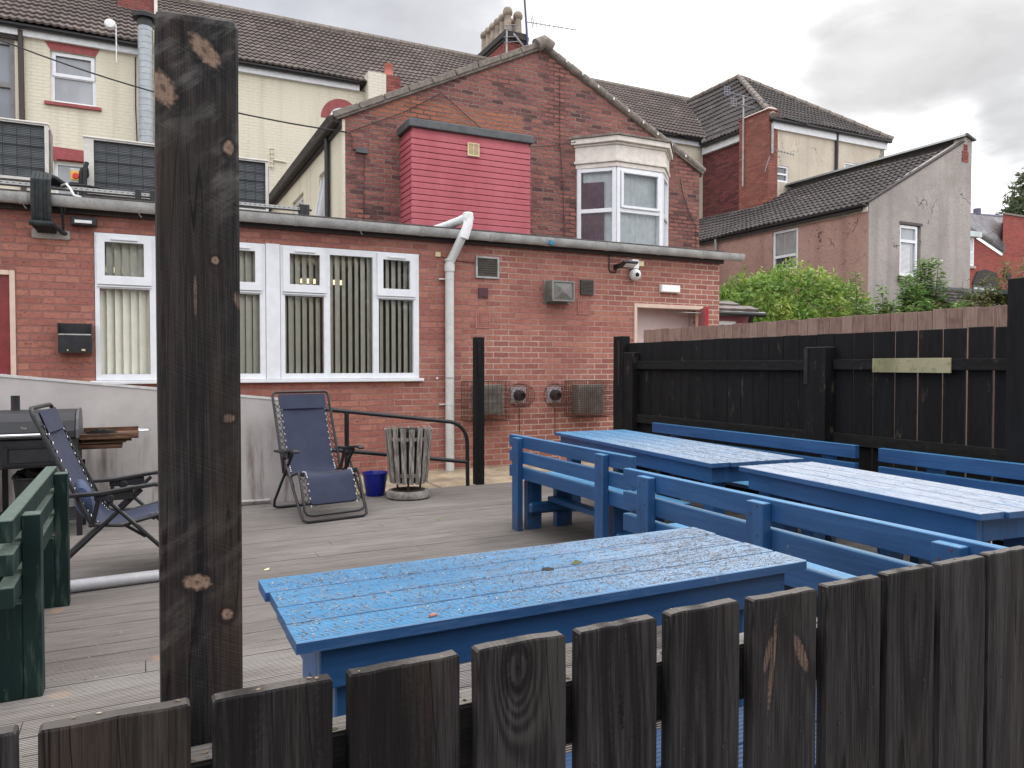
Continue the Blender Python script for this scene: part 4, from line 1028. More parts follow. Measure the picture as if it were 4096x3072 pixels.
arc_i = [(4.72+.30*math.cos(a),7.66+.30*math.sin(a)) for a in [PI-PI*i/16 for i in range(17)]]
aw = MB().prism(arc_o+arc_i,'Y',YC-.02,YC-.001).build('arch', M['cill'], Cc)
MB().prism([(p[0],p[1]) for p in arc_i]+[(5.02,7.0),(4.42,7.0)],'Y',YC-.008,YC-.001).build('arch_frame', M['upvc'], aw)
arc_p = [(4.72+.24*math.cos(a),7.66+.24*math.sin(a)) for a in [PI-PI*i/16 for i in range(17)]]
MB().prism(arc_p+[(4.96,7.05),(4.48,7.05)],'Y',YC-.012,YC-.0085).build('pane', M['pane_grey'], aw)
MB().tube([(-2.24,YC-.08,8.55),(-2.22,YC-.08,4)],.055,8).build('drainpipe', plain('brown_pipe',(.05,.035,.03),.6), Cc, smooth=True)
mb = MB().tube([(2.98,YC-.03,6.72),(2.99,YC-.03,6.2)],.02,6).tube([(2.99,YC-.03,6.42),(3.33,YC-.03,6.40)],.02,6)
for i in range(5): mb.obox((2.985,YC-.03,6.25+.11*i),.09,.05,.02)
mb.build('vent_pipe', M['cream'], Cc)
MB().tube([(-.02,YC-.02,8.4),(-.03,YC-.02,7.3),(.0,YC-.02,6.2)],.012,5).build('cable', M['wire'], Cc)
# chimneys
sc_ = MB().box(5.33,19.1,7.5,5.80,19.9,8.87); s1 = sc_.build('painted_stack', painted_brick('flaking_painted_stack',(.66,.62,.52),(.20,.13,.10)), Cc)
MB().box(5.801,19.1,7.5,6.19,19.9,8.86).build('brick_stack', M['brickC'], Cc)
mb = MB().lathe([(.145,8.861),(.15,8.90),(.115,8.96),(.105,9.16),(.125,9.19),(.125,9.24),(.09,9.24)],(5.96,19.4,0),16)
mb.build('clay_pot', M['terracotta'], Cc, smooth=True)
MB().box(-.42,21.6,10.0,.42,22.4,12.2).build('brick_stack', M['brickC'], Cc)
MB().prism([(21.45,10.05),(21.45,10.22),(22.5,10.9),(22.5,10.73)],'X',-.52,.52).build('stack_flashing', M['cornice'], Cc)
MB().box(.421,21.55,10.2,.50,22.45,12.2).build('stack_render', M['cornice'], Cc)
CH = thing('chimney_stack', (11.2,23.4,11), 'long red brick chimney stack with a row of seven clay pots and tangled aerials', 'chimney')
x0,x1,y0,y1 = 10.88,11.62,22.5,24.7
MB().box(x0,y0,10.4,x1,y1,11.98).build('stack', M['brickC'], CH)
mb = MB().box(x0-.04,y0-.04,11.981,x1+.04,y1+.04,12.08).box(x0-.09,y0-.09,12.081,x1+.09,y1+.09,12.22).box(x0-.05,y0-.05,12.221,x1+.05,y1+.05,12.33)
mb.build('corbel', M['felt'], CH, bev=.015)
MB().box(x0+.12,y0-.015,10.9,x1-.02,y0-.001,11.62).build('render_patch', M['render_grey'], CH)
def pot(x,y,h):
    MB().lathe([(.15,12.33),(.155,12.40),(.125,12.45),(.112,12.33+h*.68),(.155,12.33+h*.74),(.165,12.33+h*.86),(.13,12.33+h*.97),(.10,12.33+h)],(x,y,0),14).build('chimney_pot', M['pot'], CH, smooth=True)
for i in range(6): pot(11.07,22.72+.37*i,.78+.07*(i==0))
pot(11.45,22.72,.78); pot(11.45,23.1,.7)
MB().lathe([(.16,10.9),(.15,11.05),(.12,11.12)],(11.25,22.2,0),14).build('ridge_pot', M['terracotta'], CH, smooth=True)
def yagi(mb, p, d, L, n, e, r=.014):
    p = Vector(p); d = Vector(d).normalized(); up = Vector((0,0,1)); s = Vector((-.45,-.6,.66)).normalized()
    mb.tube([p,p+d*L],r,6)
    for i in range(n): 
        q = p+d*(L*(.12+.88*i/(n-1))); mb.tube([q-s*e,q+s*e],r*.55,5)
o = thing('tv_aerial', (11.75,22.4,11), 'tall dark mast with a many barred TV aerial pointing right of the chimney pots', 'aerial', 'TV aerials on the chimneys')
mb = MB().tube([(11.72,22.40,10.95),(11.60,22.4,12.6),(11.47,22.4,14.2)],.035,8)
mb.build('mast', plain('indigo_mast',(.06,.055,.13),.5), o, smooth=True)
mb = MB(); yagi(mb,(11.58,22.4,12.70),(.98,-.2,-.04),1.75,11,.16)
q = Vector((11.9,22.35,12.70)); mb.tube([q+Vector((-.12,0,-.2)),q+Vector((-.05,0,0)),q+Vector((-.12,0,.25))],.012,5)
mb.build('aerial', M['aerial'], o)
o = thing('tv_aerial', (10.84,22.4,11), 'pale pole with stubby aerials leaning on the left corner of the stack', 'aerial', 'TV aerials on the chimneys')
mb = MB().tube([(10.86,22.38,10.7),(10.87,22.38,12.35)],.032,8).tube([(11.1,22.36,12.2),(11.62,22.38,11.75)],.03,6)
mb.build('mast', M['gutter'], o, smooth=True)
mb = MB()
for z in (12.28,12.02,11.85,12.4): mb.tube([(10.72,22.3,z-.03),(11.25,22.3,z+.1)],.015,5)
mb.build('aerial', M['aerial'], o)
DU = thing('extract_duct', (.2,19.2,4), 'tall grey spiral duct with a black rain cowl rising past the eaves', 'duct')
mb = MB(); prof = []
z = 4.0
while z<8.95: prof += [(.155,z),(.155,z+.115),(.161,z+.122),(.161,z+.132)]; z += .139
mb.lathe(prof,(.185,19.05,0),24); mb.build('pipe', M['galv'], DU, smooth=True)
MB().lathe([(.17,8.95),(.17,9.10),(.26,9.11),(.27,9.20),(.24,9.22)],(.185,19.05,0),24).build('cowl', M['black'], DU, smooth=True)
MB().box(.35,19.0,4,.37,19.1,8.9).build('rail', M['ivory'], DU)
WP = thing('wifi_antenna', (-.42,19.3,8), 'small white round antenna on a thin pole in front of the tiled eaves', 'antenna')
MB().tube([(-.40,19.2,8.12),(-.40,19.2,8.95)],.014,6).tube([(-.40,19.2,8.55),(-.30,19.3,8.42),(-.05,19.35,8.5)],.006,5).build('pole', M['white'], WP)
MB().lathe([(.01,-.07),(.09,-.06),(.115,0),(.09,.05),(.01,.06)],(-.52,19.2,8.94),16,'Y').box(-.50,19.19,8.90,-.39,19.22,8.92).build('head', M['white'], WP, smooth=True)

# ================================================================== HIPPED HOUSE (right)
D = thing('hipped_house', (19,16.4,0), 'tall pale rendered house with a dark hipped roof and a red brick flank', 'house')
YD = 16.4; DX0,DX1 = 16.62,21.35
MB().wall('Y',DX0,DX1,0,8.2,YD,YD+.25,[(16.70,17.19,6.70,7.17),(19.55,20.16,6.6,7.60)]).build('front_wall', M['render_pale'], D)
MB().box(DX0,YD+.251,0,DX0+.25,19.5,8.2).build('brick_wall', M['brickD'], D)
MB().box(DX1-.25,YD+.251,0,DX1,24,8.2).build('far_wall', M['render_pale'], D)
MB().box(DX0-.12,YD-.08,8.18,DX1+.05,YD-.002,8.42).box(DX0-.12,YD-.0019,8.18,DX0-.002,19.4,8.42).build('fascia', M['fascia'], D)
MB().box(DX0-.25,YD-.20,8.37,DX1+.15,YD-.0801,8.46).box(DX0-.25,YD-.08,8.37,DX0-.1201,19.3,8.46).build('gutter', M['black'], D, bev=.03)
ax,ay,az = 18.98,20.4,11.42; ez = 8.47
ex0,ex1,ey = DX0-.22,DX1+.14,YD-.18
# front hip slope
vv = Vector((0,ay-ey,az-ez)); VL = vv.length
tile_roof('front_roof', M['tileD'], D, (ex0,ey,ez), (1,0,0), vv, lambda v:((ax-ex0)*v/VL, (ex1-ex0)-(ex1-ax)*v/VL), VL, pitch=.15, amp=.024)
vv2 = Vector((ax-ex0,0,az-ez)); VL2 = vv2.length
tile_roof('side_roof', M['tileD'], D, (ex0,ey,ez), (0,1,0), vv2, lambda v:((ay-ey)*v/VL2, 3.2+ (24.0-ey-3.2)*v/VL2), VL2, pitch=.15, amp=.024)
mb = MB().add([(ex0+.05,ey+.05,ez-.03),(ex1-.05,ey+.05,ez-.03),(ex1-.05,24.5,ez-.03),(ex0+.05,24.5,ez-.03),(ax,ay,az-.06),(ax,24.5,az-.06)],[(0,1,4),(1,2,5,4),(3,0,4,5),(2,3,5),(3,2,1,0)])
mb.build('roof_body', M['felt'], D)
hp = MB()
for a,b in (((ex0,ey,ez+.02),(ax,ay,az+.04)),((ex1,ey,ez+.02),(ax,ay,az+.04)),((ax,ay,az+.04),(ax,24,az+.04))):
    a=Vector(a);b=Vector(b); n=int((b-a).length/.42)
    for i in range(n): hp.tube([a.lerp(b,i/n),a.lerp(b,(i+.97)/n)],[.10,.085],8)
hp.build('hip_tiles', M['stone'], D, smooth=True)
MB().tube([(ex0+.02,19.22,8.55),(17.6,20.9,9.75),(18.4,22.4,10.75),(18.98,23.45,11.55)],.09,6).build('valley_lead', M['gutter'], D)
mb = MB().box(16.36,16.36,0,16.72,17.55,8.70).box(16.33,16.33,8.701,16.75,17.58,8.74)
mb.build('chimney', brick('orange_chimney_brick',[(.25,.085,.065),(.31,.105,.08),(.38,.14,.10)],(.10,.06,.05),(.24,.17,.14),msize=.008,bumpd=.012), D)
MB().prism([(16.36,8.741),(16.72,8.741),(16.70,8.80),(16.50,8.83)],'Y',16.4,17.5).build('chimney_flaunching', M['cornice'], D)
for (x0,x1,z0,z1,sp,pn) in ((16.70,17.19,6.70,7.17,6.93,M['pane_dark']),(19.55,20.16,6.6,7.60,7.2,M['pane_green'])):
    w = MB().wall('Y',x0,x1,z0,z1,YD+.02,YD+.10,[(x0+.05,x1-.05,z0+.05,sp-.025),(x0+.05,x1-.05,sp+.025,z1-.05)]).build('window', M['upvc'], D, bev=.008)
    MB().add([(x0+.02,YD+.06,z0),(x1-.02,YD+.06,z0),(x1-.02,YD+.06,z1),(x0+.02,YD+.06,z1)],[(0,1,2,3)]).build('pane', pn, w)
MB().tube([(19.14,YD-.06,8.4),(19.12,YD-.06,6)],.05,8).build('drainpipe', M['black'], D, smooth=True)
q = MB()
for i in range(8): q.box(DX1-.22+.04*(i%2),YD-.02,6.9+.16*i,DX1-.02,YD-.001,7.04+.16*i)
q.build('quoin', M['pale_concrete'], D)
q = MB()
for i in range(14): q.obox((16.80+.07*i,YD-.22,8.50-.004*i),.03,.05,.05,0,R(35))
q.build('bird_spikes', M['black'], D)
o = thing('tv_aerial', (16.3,16.9,7), 'pair of pale flat TV aerials high on a pole beside the orange brick chimney', 'aerial', 'TV aerials on the chimneys')
mb = MB().tube([(16.28,17.3,6.7),(16.28,17.3,9.4)],.025,6); mb.build('mast', M['gutter'], o)
mb = MB(); yagi(mb,(15.55,17.3,9.40),(1,-.1,-.08),1.6,8,.05,.012); yagi(mb,(15.8,17.3,9.12),(1,-.1,-.08),1.4,8,.05,.012)
for xx,zz in ((15.5,9.42),(15.75,9.12)):
    for i in range(4): mb.bar((xx,17.25,zz-.12+.07*i),(xx+.2,17.25,zz-.10+.07*i),.015,.015)
    for xi in (0,.1,.2): mb.bar((xx+xi,17.25,zz-.13),(xx+xi,17.25,zz+.13),.012,.012,(0,1,0))
mb.build('aerial', M['aerial'], o)
o = thing('tv_aerial', (16.5,16.3,7.5), 'short bracket and small aerial on the front of the orange brick chimney', 'aerial', 'TV aerials on the chimneys')
mb = MB().tube([(16.45,16.30,7.45),(16.45,16.30,8.3)],.035,6); mb.build('mast', M['gutter'], o)
mb = MB(); yagi(mb,(16.45,16.28,7.55),(1,-.1,-.1),.75,7,.05,.012); mb.tube([(16.35,16.3,7.35),(16.2,16.34,6.9)],.012,5); mb.build('aerial', M['aerial'], o)

# ================================================================== LEAN-TO HOUSE (grey gable, pink flank)
F = thing('lean_to_house', (15.6,11.0,0), 'grey rendered house end with a single slope tiled roof and a pink pebbledash flank', 'house')
YF,FX0,FX1 = 11.05,13.93,17.38; FZ0,FZ1 = 4.80,6.55
gw = (14.92,15.62,3.28,4.42)
mb = MB().wall('Y',FX0,FX1,0,4.79,YF,YF+.25,[gw])
mb.prism([(FX0,4.791),(FX1,4.791),(FX1,FZ1),(FX1-.25,FZ1+.06),(FX1-.30,FZ1-.06)],'Y',YF,YF+.25)
mb.wall('X',YF+.251,16.4,0,FZ1-.1,FX1-.25,FX1)
mb.build('grey_wall', M['render_grey'], F)
pw = (12.98,13.74,3.62,4.58)
MB().wall('X',YF+.02,19.4,0,4.70,FX0-.012,FX0+.24,[(12.96,13.76,3.60,4.585)]).build('pink_wall', M['render_pink'], F)
MB().box(FX0-.03,YF+.02,4.60,FX0-.0125,19.3,4.70).build('fascia', M['cornice'], F)
MB().box(FX0-.13,YF+.02,4.70,FX0-.0301,19.3,4.77).build('gutter', M['black'], F, bev=.02)
sv = Vector((FX1-FX0,0,FZ1-FZ0)); SL = sv.length
tile_roof('roof', M['tileD'], F, (FX0-.14,YF+.10,FZ0-.05), (0,1,0), sv, lambda v:(0,8.3 if v<2.9 else 5.3), SL+.02, pitch=.15, amp=.024, course=.31)
MB().prism([(FX0-.10,FZ0-.12),(FX1,FZ1-.10),(FX1,FZ1-.16),(FX0-.08,FZ0-.18)],'Y',YF+.13,16.4).build('roof_body', M['felt'], F)
mb = MB(); slab(mb,(FX0-.05,FZ0-.04),(FX1-.28,FZ1-.08),YF-.02,YF+.12,.0,.035); mb.build('verge', M['felt'], F)
mb = MB().tube([(FX1-.28,YF-.04,FZ1+.10),(FX1+.02,YF-.04,FZ1+.0)],.03,6)
mb.prism([(FX1-.34,FZ1+.04),(FX1-.24,FZ1+.12),(FX1+.07,FZ1+.01),(FX1+.07,FZ1-.02),(FX1-.23,FZ1+.07)],'Y',YF-.06,16.4); mb.build('ridge_capping', M['lead'], F)
def wn(axis,a0,a1,z0,z1,p0,p1,split,pane,parent,vent=False):
    hs = [(a0+.06,a1-.06,z0+.06,split-.03),(a0+.06,a1-.06,split+.03,z1-.06)]
    w = MB().wall(axis,a0,a1,z0,z1,p0,p1,hs).build('window', M['upvc'], parent, bev=.008)
    pm = (p0+p1)/2
    f = [(a0+.02,z0),(a1-.02,z0),(a1-.02,z1),(a0+.02,z1)]
    vs = [(a,pm,z) for a,z in f] if axis=='Y' else [(pm,a,z) for a,z in f]
    MB().add(vs,[(0,1,2,3)]).build('pane', pane, w); return w
w = wn('Y',14.93,15.54,3.29,4.40,YF+.03,YF+.10,4.06,M['pane_grey'],F)
mb = MB()
for i in range(24): mb.box(15.0,YF+.0595,3.36+.026*i,15.34,YF+.0635,3.374+.026*i)
mb.build('slat_blind', M['white'], w)
MB().box(14.86,YF-.05,3.16,15.3,YF+.03,3.275).build('cill', plain('dark_cill',(.06,.035,.04),.7), F)
MB().box(14.9,YF-.012,4.425,15.66,YF-.001,4.475).build('lintel', plain('dark_lintel',(.10,.08,.08),.8), F)
w = wn('X',12.97,13.75,3.61,4.58,FX0+.01,FX0+.08,3.95,M['pane_dark'],F)
mb = MB()
for i in range(30):
    y_a,y_b = 13.04+.021*i,13.04+.021*(i+1); xa_,xb_ = FX0+.028+.006*math.sin(i*1.3),FX0+.028+.006*math.sin((i+1)*1.3); zl = 3.98 if i>6 else 3.70
    mb.add([(xa_,y_a,zl),(xb_,y_b,zl),(xb_,y_b,4.52),(xa_,y_a,4.52)],[(0,1,2,3)])
mb.build('net_curtain', plain('lace',(.30,.30,.285),.9), w)
MB().tube([(FX0-.07,15.72,4.7),(FX0-.07,15.72,3.3)],.04,8).build('drainpipe', M['gutter'], F, smooth=True)
MB().box(17.02,YF-.014,6.02,17.24,YF-.001,6.26).box(17.08,YF-.014,6.261,17.2,YF-.001,6.42).build('exposed_brick', M['brickC'], F)

# ================================================================== FAR RIGHT HOUSES
G = thing('slate_roof_house', (29.5,18,0), 'distant red brick house with a grey slate roof and a boarded pale window', 'house')
YG = 18.0
MB().prism([(27.2,0),(33.0,0),(33.0,5.60),(30.22,5.62),(27.9,6.42),(27.2,6.66)],'Y',YG,YG+.3).build('wall', M['brickG'], G)
tri = [(27.2,6.95),(28.05,6.62),(30.42,5.80)]
mb = MB().add([(26.6,YG-.1,6.97),(30.25,YG-.1,5.72),(34.1,20.2,7.81),(30.2,20.2,7.63),(26.6,YG-.1,6.89),(30.25,YG-.1,5.64),(34.1,20.2,7.73),(30.2,20.2,7.55)],[(0,1,2,3),(7,6,5,4),(0,4,5,1),(1,5,6,2),(2,6,7,3),(3,7,4,0)])
mb2 = MB()
sl_ = mb.build('roof', M['slate'], G)
for i in range(26):
    t = i/26; a = Vector((26.6,YG-.1,6.97)).lerp(Vector((30.2,20.2,7.63)),t); b = Vector((30.25,YG-.1,5.72)).lerp(Vector((34.1,20.2,7.81)),t)
    mb2.bar(a+Vector((0,0,.012)),b+Vector((0,0,.012)),.085,.02)
mb2.build('slate_courses', M['slate'], sl_)
MB().tube([(30.2,20.2,7.65),(34.1,20.2,7.83)],.08,6).tube([(32.2,20.2,7.7),(32.2,20.2,8.02)],.15,8).build('ridge', plain('blue_ridge',(.12,.11,.17),.8), G)
w = wn('Y',27.8,28.50,5.1,6.15,YG-.02,YG-.0005,5.62,plain('shutter_white',(.62,.64,.64),.7),G)
MB().box(27.7,YG-.25,6.16,28.62,YG-.001,6.36).build('shutter_box', M['pane_green'], w)
MB().box(27.7,YG-.08,5.0,28.55,YG-.001,5.09).build('cill', M['pale_concrete'], w)
mb = MB().wall('Y',28.5,30.0,3.0,4.42,YG-.02,YG-.0005,[(28.56,29.2,3.06,4.3),(29.26,29.94,3.06,4.3)]); w = mb.build('window', M['lead'], G)
MB().box(28.55,YG-.012,3.05,29.95,YG-.0006,4.31).build('pane', M['pane_green'], w)
MB().prism([(28.4,4.421),(30.1,4.421),(29.9,4.9),(29.2,5.0),(28.7,4.9)],'Y',YG-.06,YG-.001).build('arch_board', M['felt'], w)
MB().lathe([(.16,YG-.05),(.16,YG)],(30.7,0,4.85),12,'Y').build('wall_plate', M['felt'], G)
MB().tube([(28.7,YG-.3,6.2),(31.6,18.9,6.95)],.012,5).build('cable', M['wire'], G)
G2 = thing('tall_brick_gable', (33,19,0), 'plain orange red brick gable wall with a pale string course at the picture edge', 'house')
MB().prism([(31,18.4),(37,18.4),(40,22.2),(37.4,22.2)],'Z',0,7.35).build('wall', M['brickG'], G2)
MB().prism([(30.95,18.35),(37.05,18.35),(40.1,22.3),(37.4,22.3)],'Z',7.351,7.42).build('coping', M['stone'], G2)
MB().prism([(32.2,5.72),(35,5.50),(35,5.70),(32.2,5.86)],'Y',17.9,18.0).build('gutter', M['cornice'], G2)
# small outbuilding behind the fence
H = thing('tiled_outbuilding', (8.7,9.6,0), 'low outbuilding with a mossy concrete tile roof, black gutter and white window by the bush', 'outbuilding')
MB().wall('Y',8.05,9.22,0,2.19,9.62,9.75,[(8.15,8.95,1.1,2.06)]).build('wall', M['maroon'], H)
w = wn('Y',8.15,8.95,1.1,2.06,9.64,9.70,1.7,M['pane_green'],H)
vv = Vector((0,.85,.42)); VL=vv.length
tile_roof('roof', tiles_mat('lichen_tile',(.20,.17,.16),(.26,.225,.21),(.40,.34,.29)), H, (8.05,9.45,2.235),(1,0,0),vv,lambda v:(0,1.34-.95*v/VL),VL,course=.23,pitch=.30,amp=.005,step=.04)
MB().prism([(8.06,2.19),(9.33,2.19),(8.45,2.60),(8.06,2.60)],'Y',9.9,10.3).build('roof_body', M['felt'], H)
MB().tube([(8.05,9.43,2.17),(9.38,9.43,2.17)],.042,8).build('gutter', M['black'], H, smooth=True)
MB().tube([(9.12,9.46,2.15),(9.12,9.50,2.0),(9.12,9.58,1.3)],.038,8).build('gutter_pipe', M['black'], H, smooth=True)
S2 = thing('lean_to_shed', (16.5,10,0), 'low tiled lean-to against the grey rendered gable behind the weeds', 'outbuilding')
vv = Vector((0,1.35,.62)); VL=vv.length
tile_roof('roof', M['tileD'], S2, (15.3,9.65,2.42),(1,0,0),vv,lambda v:(0,4.2),VL,course=.22,pitch=.22,amp=.014)
MB().prism([(9.7,0),(11.0,0),(11.0,2.98),(9.7,2.36)],'X',15.35,19.4).build('wall', M['brickD'], S2)
MB().box(15.2,10.98,3.04,19.5,11.03,3.10).build('flashing', M['lead'], S2)
S3 = thing('felt_roof_shed', (14.9,8.5,0), 'black felt roofed shed edge showing above the brown fence', 'shed')
MB().box(14.3,8.2,0,16.6,9.0,2.42).build('wall', M['felt'], S3)
MB().prism([(14.1,2.62),(16.9,2.50),(16.9,2.56),(14.1,2.70)],'Y',8.05,9.2).build('roof', M['lead'], S3)
# ================================================================== PLANTS
def leaf(mb, p, d, up, L, W):
    d = d.normalized(); s = d.cross(up)
    if s.length<.05: s = d.cross(Vector((1,0,0)))
    s.normalize(); n = s.cross(d)
    m = p+d*L*.5-n*L*.05
    mb.add([p, m+s*W*.5+n*W*.12, p+d*L-n*L*.18, m-s*W*.5+n*W*.12],[(0,1,2),(0,2,3)])
def rv(): 
    while True:
        v = Vector((random.uniform(-1,1),random.uniform(-1,1),random.uniform(-1,1)))
        if .1<v.length<1: return v.normalized()
def blob_bush(mb, blobs, n, L, shell=.72):
    wts = [b[3]*b[4]+b[3]*b[5]+b[4]*b[5] for b in blobs]
    for b in random.choices(blobs, wts, k=n):
        v = rv()
        if v.z < -.55: v.z = -v.z
        lump = 1+.20*mnoise.noise(Vector((b[0],b[1],b[2]))*3+v*2.3)+.10*mnoise.noise(v*6+Vector((b[0],0,0)))
        r = random.uniform(shell,1.0)**.6*lump
        p = Vector((b[0]+v.x*b[3]*r, b[1]+v.y*b[4]*r, b[2]+v.z*b[5]*r))
        d = (v*.6+rv()*.7+Vector((0,0,-.25)))
        leaf(mb, p, d, (v+rv()*.4).normalized(), L*random.uniform(.6,1.25), L*.42*random.uniform(.8,1.2))
def branches(mb, base, tips, r):
    for t in tips:
        b = Vector(base); t = Vector(t); m = b.lerp(t,.5)+Vector((random.uniform(-.1,.1),random.uniform(-.1,.1),.1))
        mb.tube([b,m,t],[r,r*.7,r*.3],6)
bush = thing('laurel_bush', (11.6,11.0,0), 'dense rounded bright green bush in front of the pink pebbledash wall', 'bush')
bl = [(9.6,9.9,1.85,.95,.8,.95),(10.5,10.0,2.0,1.15,.95,1.02),(11.4,9.9,1.75,.95,.8,1.0),(10.0,9.6,1.4,1.2,.7,.8),(11.2,9.5,1.4,1.0,.6,.75),(8.95,10.0,1.9,.5,.5,.58),(12.0,9.8,1.5,.6,.6,.7)]
bl = [(b[0]*1.1,b[1]*1.1,1.42+(b[2]-1.33)*1.13,b[3]*1.1,b[4]*1.1,b[5]*1.1) for b in bl]
mb = MB(); blob_bush(mb, bl, 17000, .115); 
for i in range(46):
    b_ = random.choice(bl); v_ = rv(); v_.z = abs(v_.z)*.8+.15; v_.normalize()
    p0_ = Vector((b_[0]+v_.x*b_[3]*.9,b_[1]+v_.y*b_[4]*.9,b_[2]+v_.z*b_[5]*.9)); d_ = (v_+rv()*.35+Vector((0,0,.35))).normalized(); ln = random.uniform(.16,.42)
    mb.tube([p0_,p0_+d_*ln],[.006,.003],4)
    for k in range(int(ln/.035)):
        q_ = p0_+d_*(.035*k+.02)
        for s_ in (0,1): leaf(mb,q_,d_*.5+rv(),Vector((0,0,1)),.10*random.uniform(.6,1.1),.042)
mb.build('crown', M['leaf'], bush, fix=False)
mb = MB(); branches(mb,(11.6,11,0),[(b[0],b[1],b[2]) for b in bl],.05); mb.build('trunk', M['bark'], bush)
def weed(name, x, y, h, n, lab, mat, L=.09, spread=.25, cat='plant'):
    o = thing(name, (x,y,0), lab, cat, 'weeds behind the brown fence')
    st = MB(); lf = MB()
    for i in range(n):
        a = random.uniform(0,2*PI); rr = random.uniform(0,spread); hh = h*random.uniform(.7,1.0)
        bx_,by_ = x+rr*math.cos(a),y+rr*math.sin(a)*.6
        lx,ly = random.uniform(-.22,.22),random.uniform(-.12,.12)
        pts = [Vector((bx_+lx*t*t,by_+ly*t*t,hh*t)) for t in (0,.3,.6,.85,1)]
        st.tube(pts,[.012,.011,.009,.006,.003],5)
        k = int(hh*.62/.036)
        for j in range(k):
            t = .36+.64*j/k; q = pts[0].lerp(pts[-1],t); q = Vector((bx_+lx*t*t,by_+ly*t*t,hh*t))
            for m in range(5):
                aa = random.uniform(0,2*PI); d = Vector((math.cos(aa),math.sin(aa),random.uniform(-.25,.5)))
                ll = L*(1.25-.6*t)*random.uniform(.7,1.3)
                leaf(lf, q+d*.02, d, Vector((0,0,1)), ll*1.3, ll*.62)
                if random.random()<.6: leaf(lf, q+d*ll*.9, d+rv()*.4, Vector((0,0,1)), ll*.9, ll*.5)
    st.build('stem', M['bark'], o); lf.build('foliage', mat, o, fix=False)
for (x,y,h,n,sp,lab,mt) in ((11.75,8.9,2.75,12,.35,'leafy nettles crowding the right edge of the round bush','leaf2'),(12.1,8.6,2.45,14,.4,'low broad leaved weeds at the top of the brown fence below the grey window','leaf2'),
    (12.45,9.0,3.15,11,.30,'tall leafy weeds growing across the lower half of the grey gable window','leaf2'),(13.0,9.0,3.30,7,.25,'thin tall weed stems rising right of the grey gable window','leaf2'),(13.35,8.7,2.62,14,.4,'bushy green weeds right of the grey gable window base','leaf2'),(11.35,9.2,3.0,5,.3,'sparse tall weed stalks between the round bush and the grey gable','leaf2'),(12.75,8.6,2.6,14,.4,'thick waist of green weeds below the cill of the grey gable window','leaf2')):
    weed('weed_clump',x,y,h,n,lab,M[mt],.12,sp)
def elder(x,y,lab,tips,L):
    o = thing('elder_shrub', (x,y,0), lab, 'shrub')
    st = MB(); lf = MB()
    for (tx,ty,tz) in tips:
        b = Vector((x,y,0)); t = Vector((tx,ty,tz)); m = b.lerp(t,.6)+Vector((0,0,.35))
        st.tube([b,m,t],[.022,.014,.004],5)
        for j in range(44):
            f = .45+.55*random.random(); q = (m.lerp(t,(f-.45)/.55))
            d = rv(); d.z *= .35
            for k in range(5): leaf(lf, q+d*(.03+.06*k), d+rv()*.7, Vector((0,0,1)), L*random.uniform(.7,1.2), L*.4)
    st.build('stem', M['bark'], o); lf.build('foliage', M['leaf3'], o, fix=False)
elder(13.9,8.6,'reddish green elder shrub with arching sprays in front of the far brick houses',[(13.6,8.6,2.75),(14.0,8.6,3.0),(14.4,8.5,3.15),(14.9,8.4,3.30),(15.4,8.3,3.38),(14.0,8.5,2.6),(14.5,8.5,2.75),(13.7,8.7,2.5),(14.2,8.4,2.5),(15.9,8.2,3.42)],.11)
tr = thing('sycamore_tree', (44.5,24,0), 'distant tree crown rising over the far slate roof at the right edge', 'tree')
mb = MB(); blob_bush(mb,[(44.5,24,10.6,2.1,2,1.7),(43.0,24,9.6,1.5,1.5,1.1),(46.0,24,11.2,2.2,2,2.4),(41.9,24,9.2,.9,.9,.7),(44.2,24,8.6,2.2,2,1.5)],4200,.36,.35)
mb.build('crown', M['leaf4'], tr, fix=False)
mb = MB(); branches(mb,(44.5,24,0),[(44.5,24,10),(43,24,9.6),(46,24,11),(41.9,24,9.1)],.3); mb.build('trunk', M['bark'], tr)

for (x,y,h,r_,lab) in ((-6.5,-8.5,7.2,2.9,'broad dark garden tree reflected in the far left window'),(-.5,-9.5,8.0,3.2,'tall dark garden tree reflected in the middle of the white windows'),(5.5,-8.5,6.8,2.8,'round dark garden tree reflected in the window by the downpipe')):
    o = thing('garden_tree', (x,y,0), lab, 'tree', 'trees reflected in the windows')
    mb = MB(); blob_bush(mb,[(x,y,h*.62,r_,r_*.8,h*.36),(x-r_*.6,y+.3,h*.55,r_*.7,r_*.6,h*.25),(x+r_*.6,y-.2,h*.56,r_*.75,r_*.6,h*.26)],2400,.42,.45)
    mb.build('crown', M['leaf4'], o, fix=False)
    mb = MB(); branches(mb,(x,y,0),[(x,y,h*.8),(x-r_*.6,y,h*.5),(x+r_*.6,y,h*.5)],.16); mb.build('trunk', M['bark'], o)

hg = thing('unseen_hedge', (0,-6.5,0), 'unseen tall dark hedge added to darken the lower reflections in the white windows', 'hedge')  # hedge out of view, added so the lower panes reflect dark
mb = MB(); mb.box(-11,-7.4,0,11,-6.4,3.2)
for i in range(5200):
    p_ = Vector((random.uniform(-11,11),-6.38+random.uniform(-.1,.12),random.uniform(.05,3.35))); leaf(mb,p_,rv()+Vector((0,.4,0)),Vector((0,1,.2)),.16,.09)
mb.build('foliage', M['leaf4'], hg, fix=False)

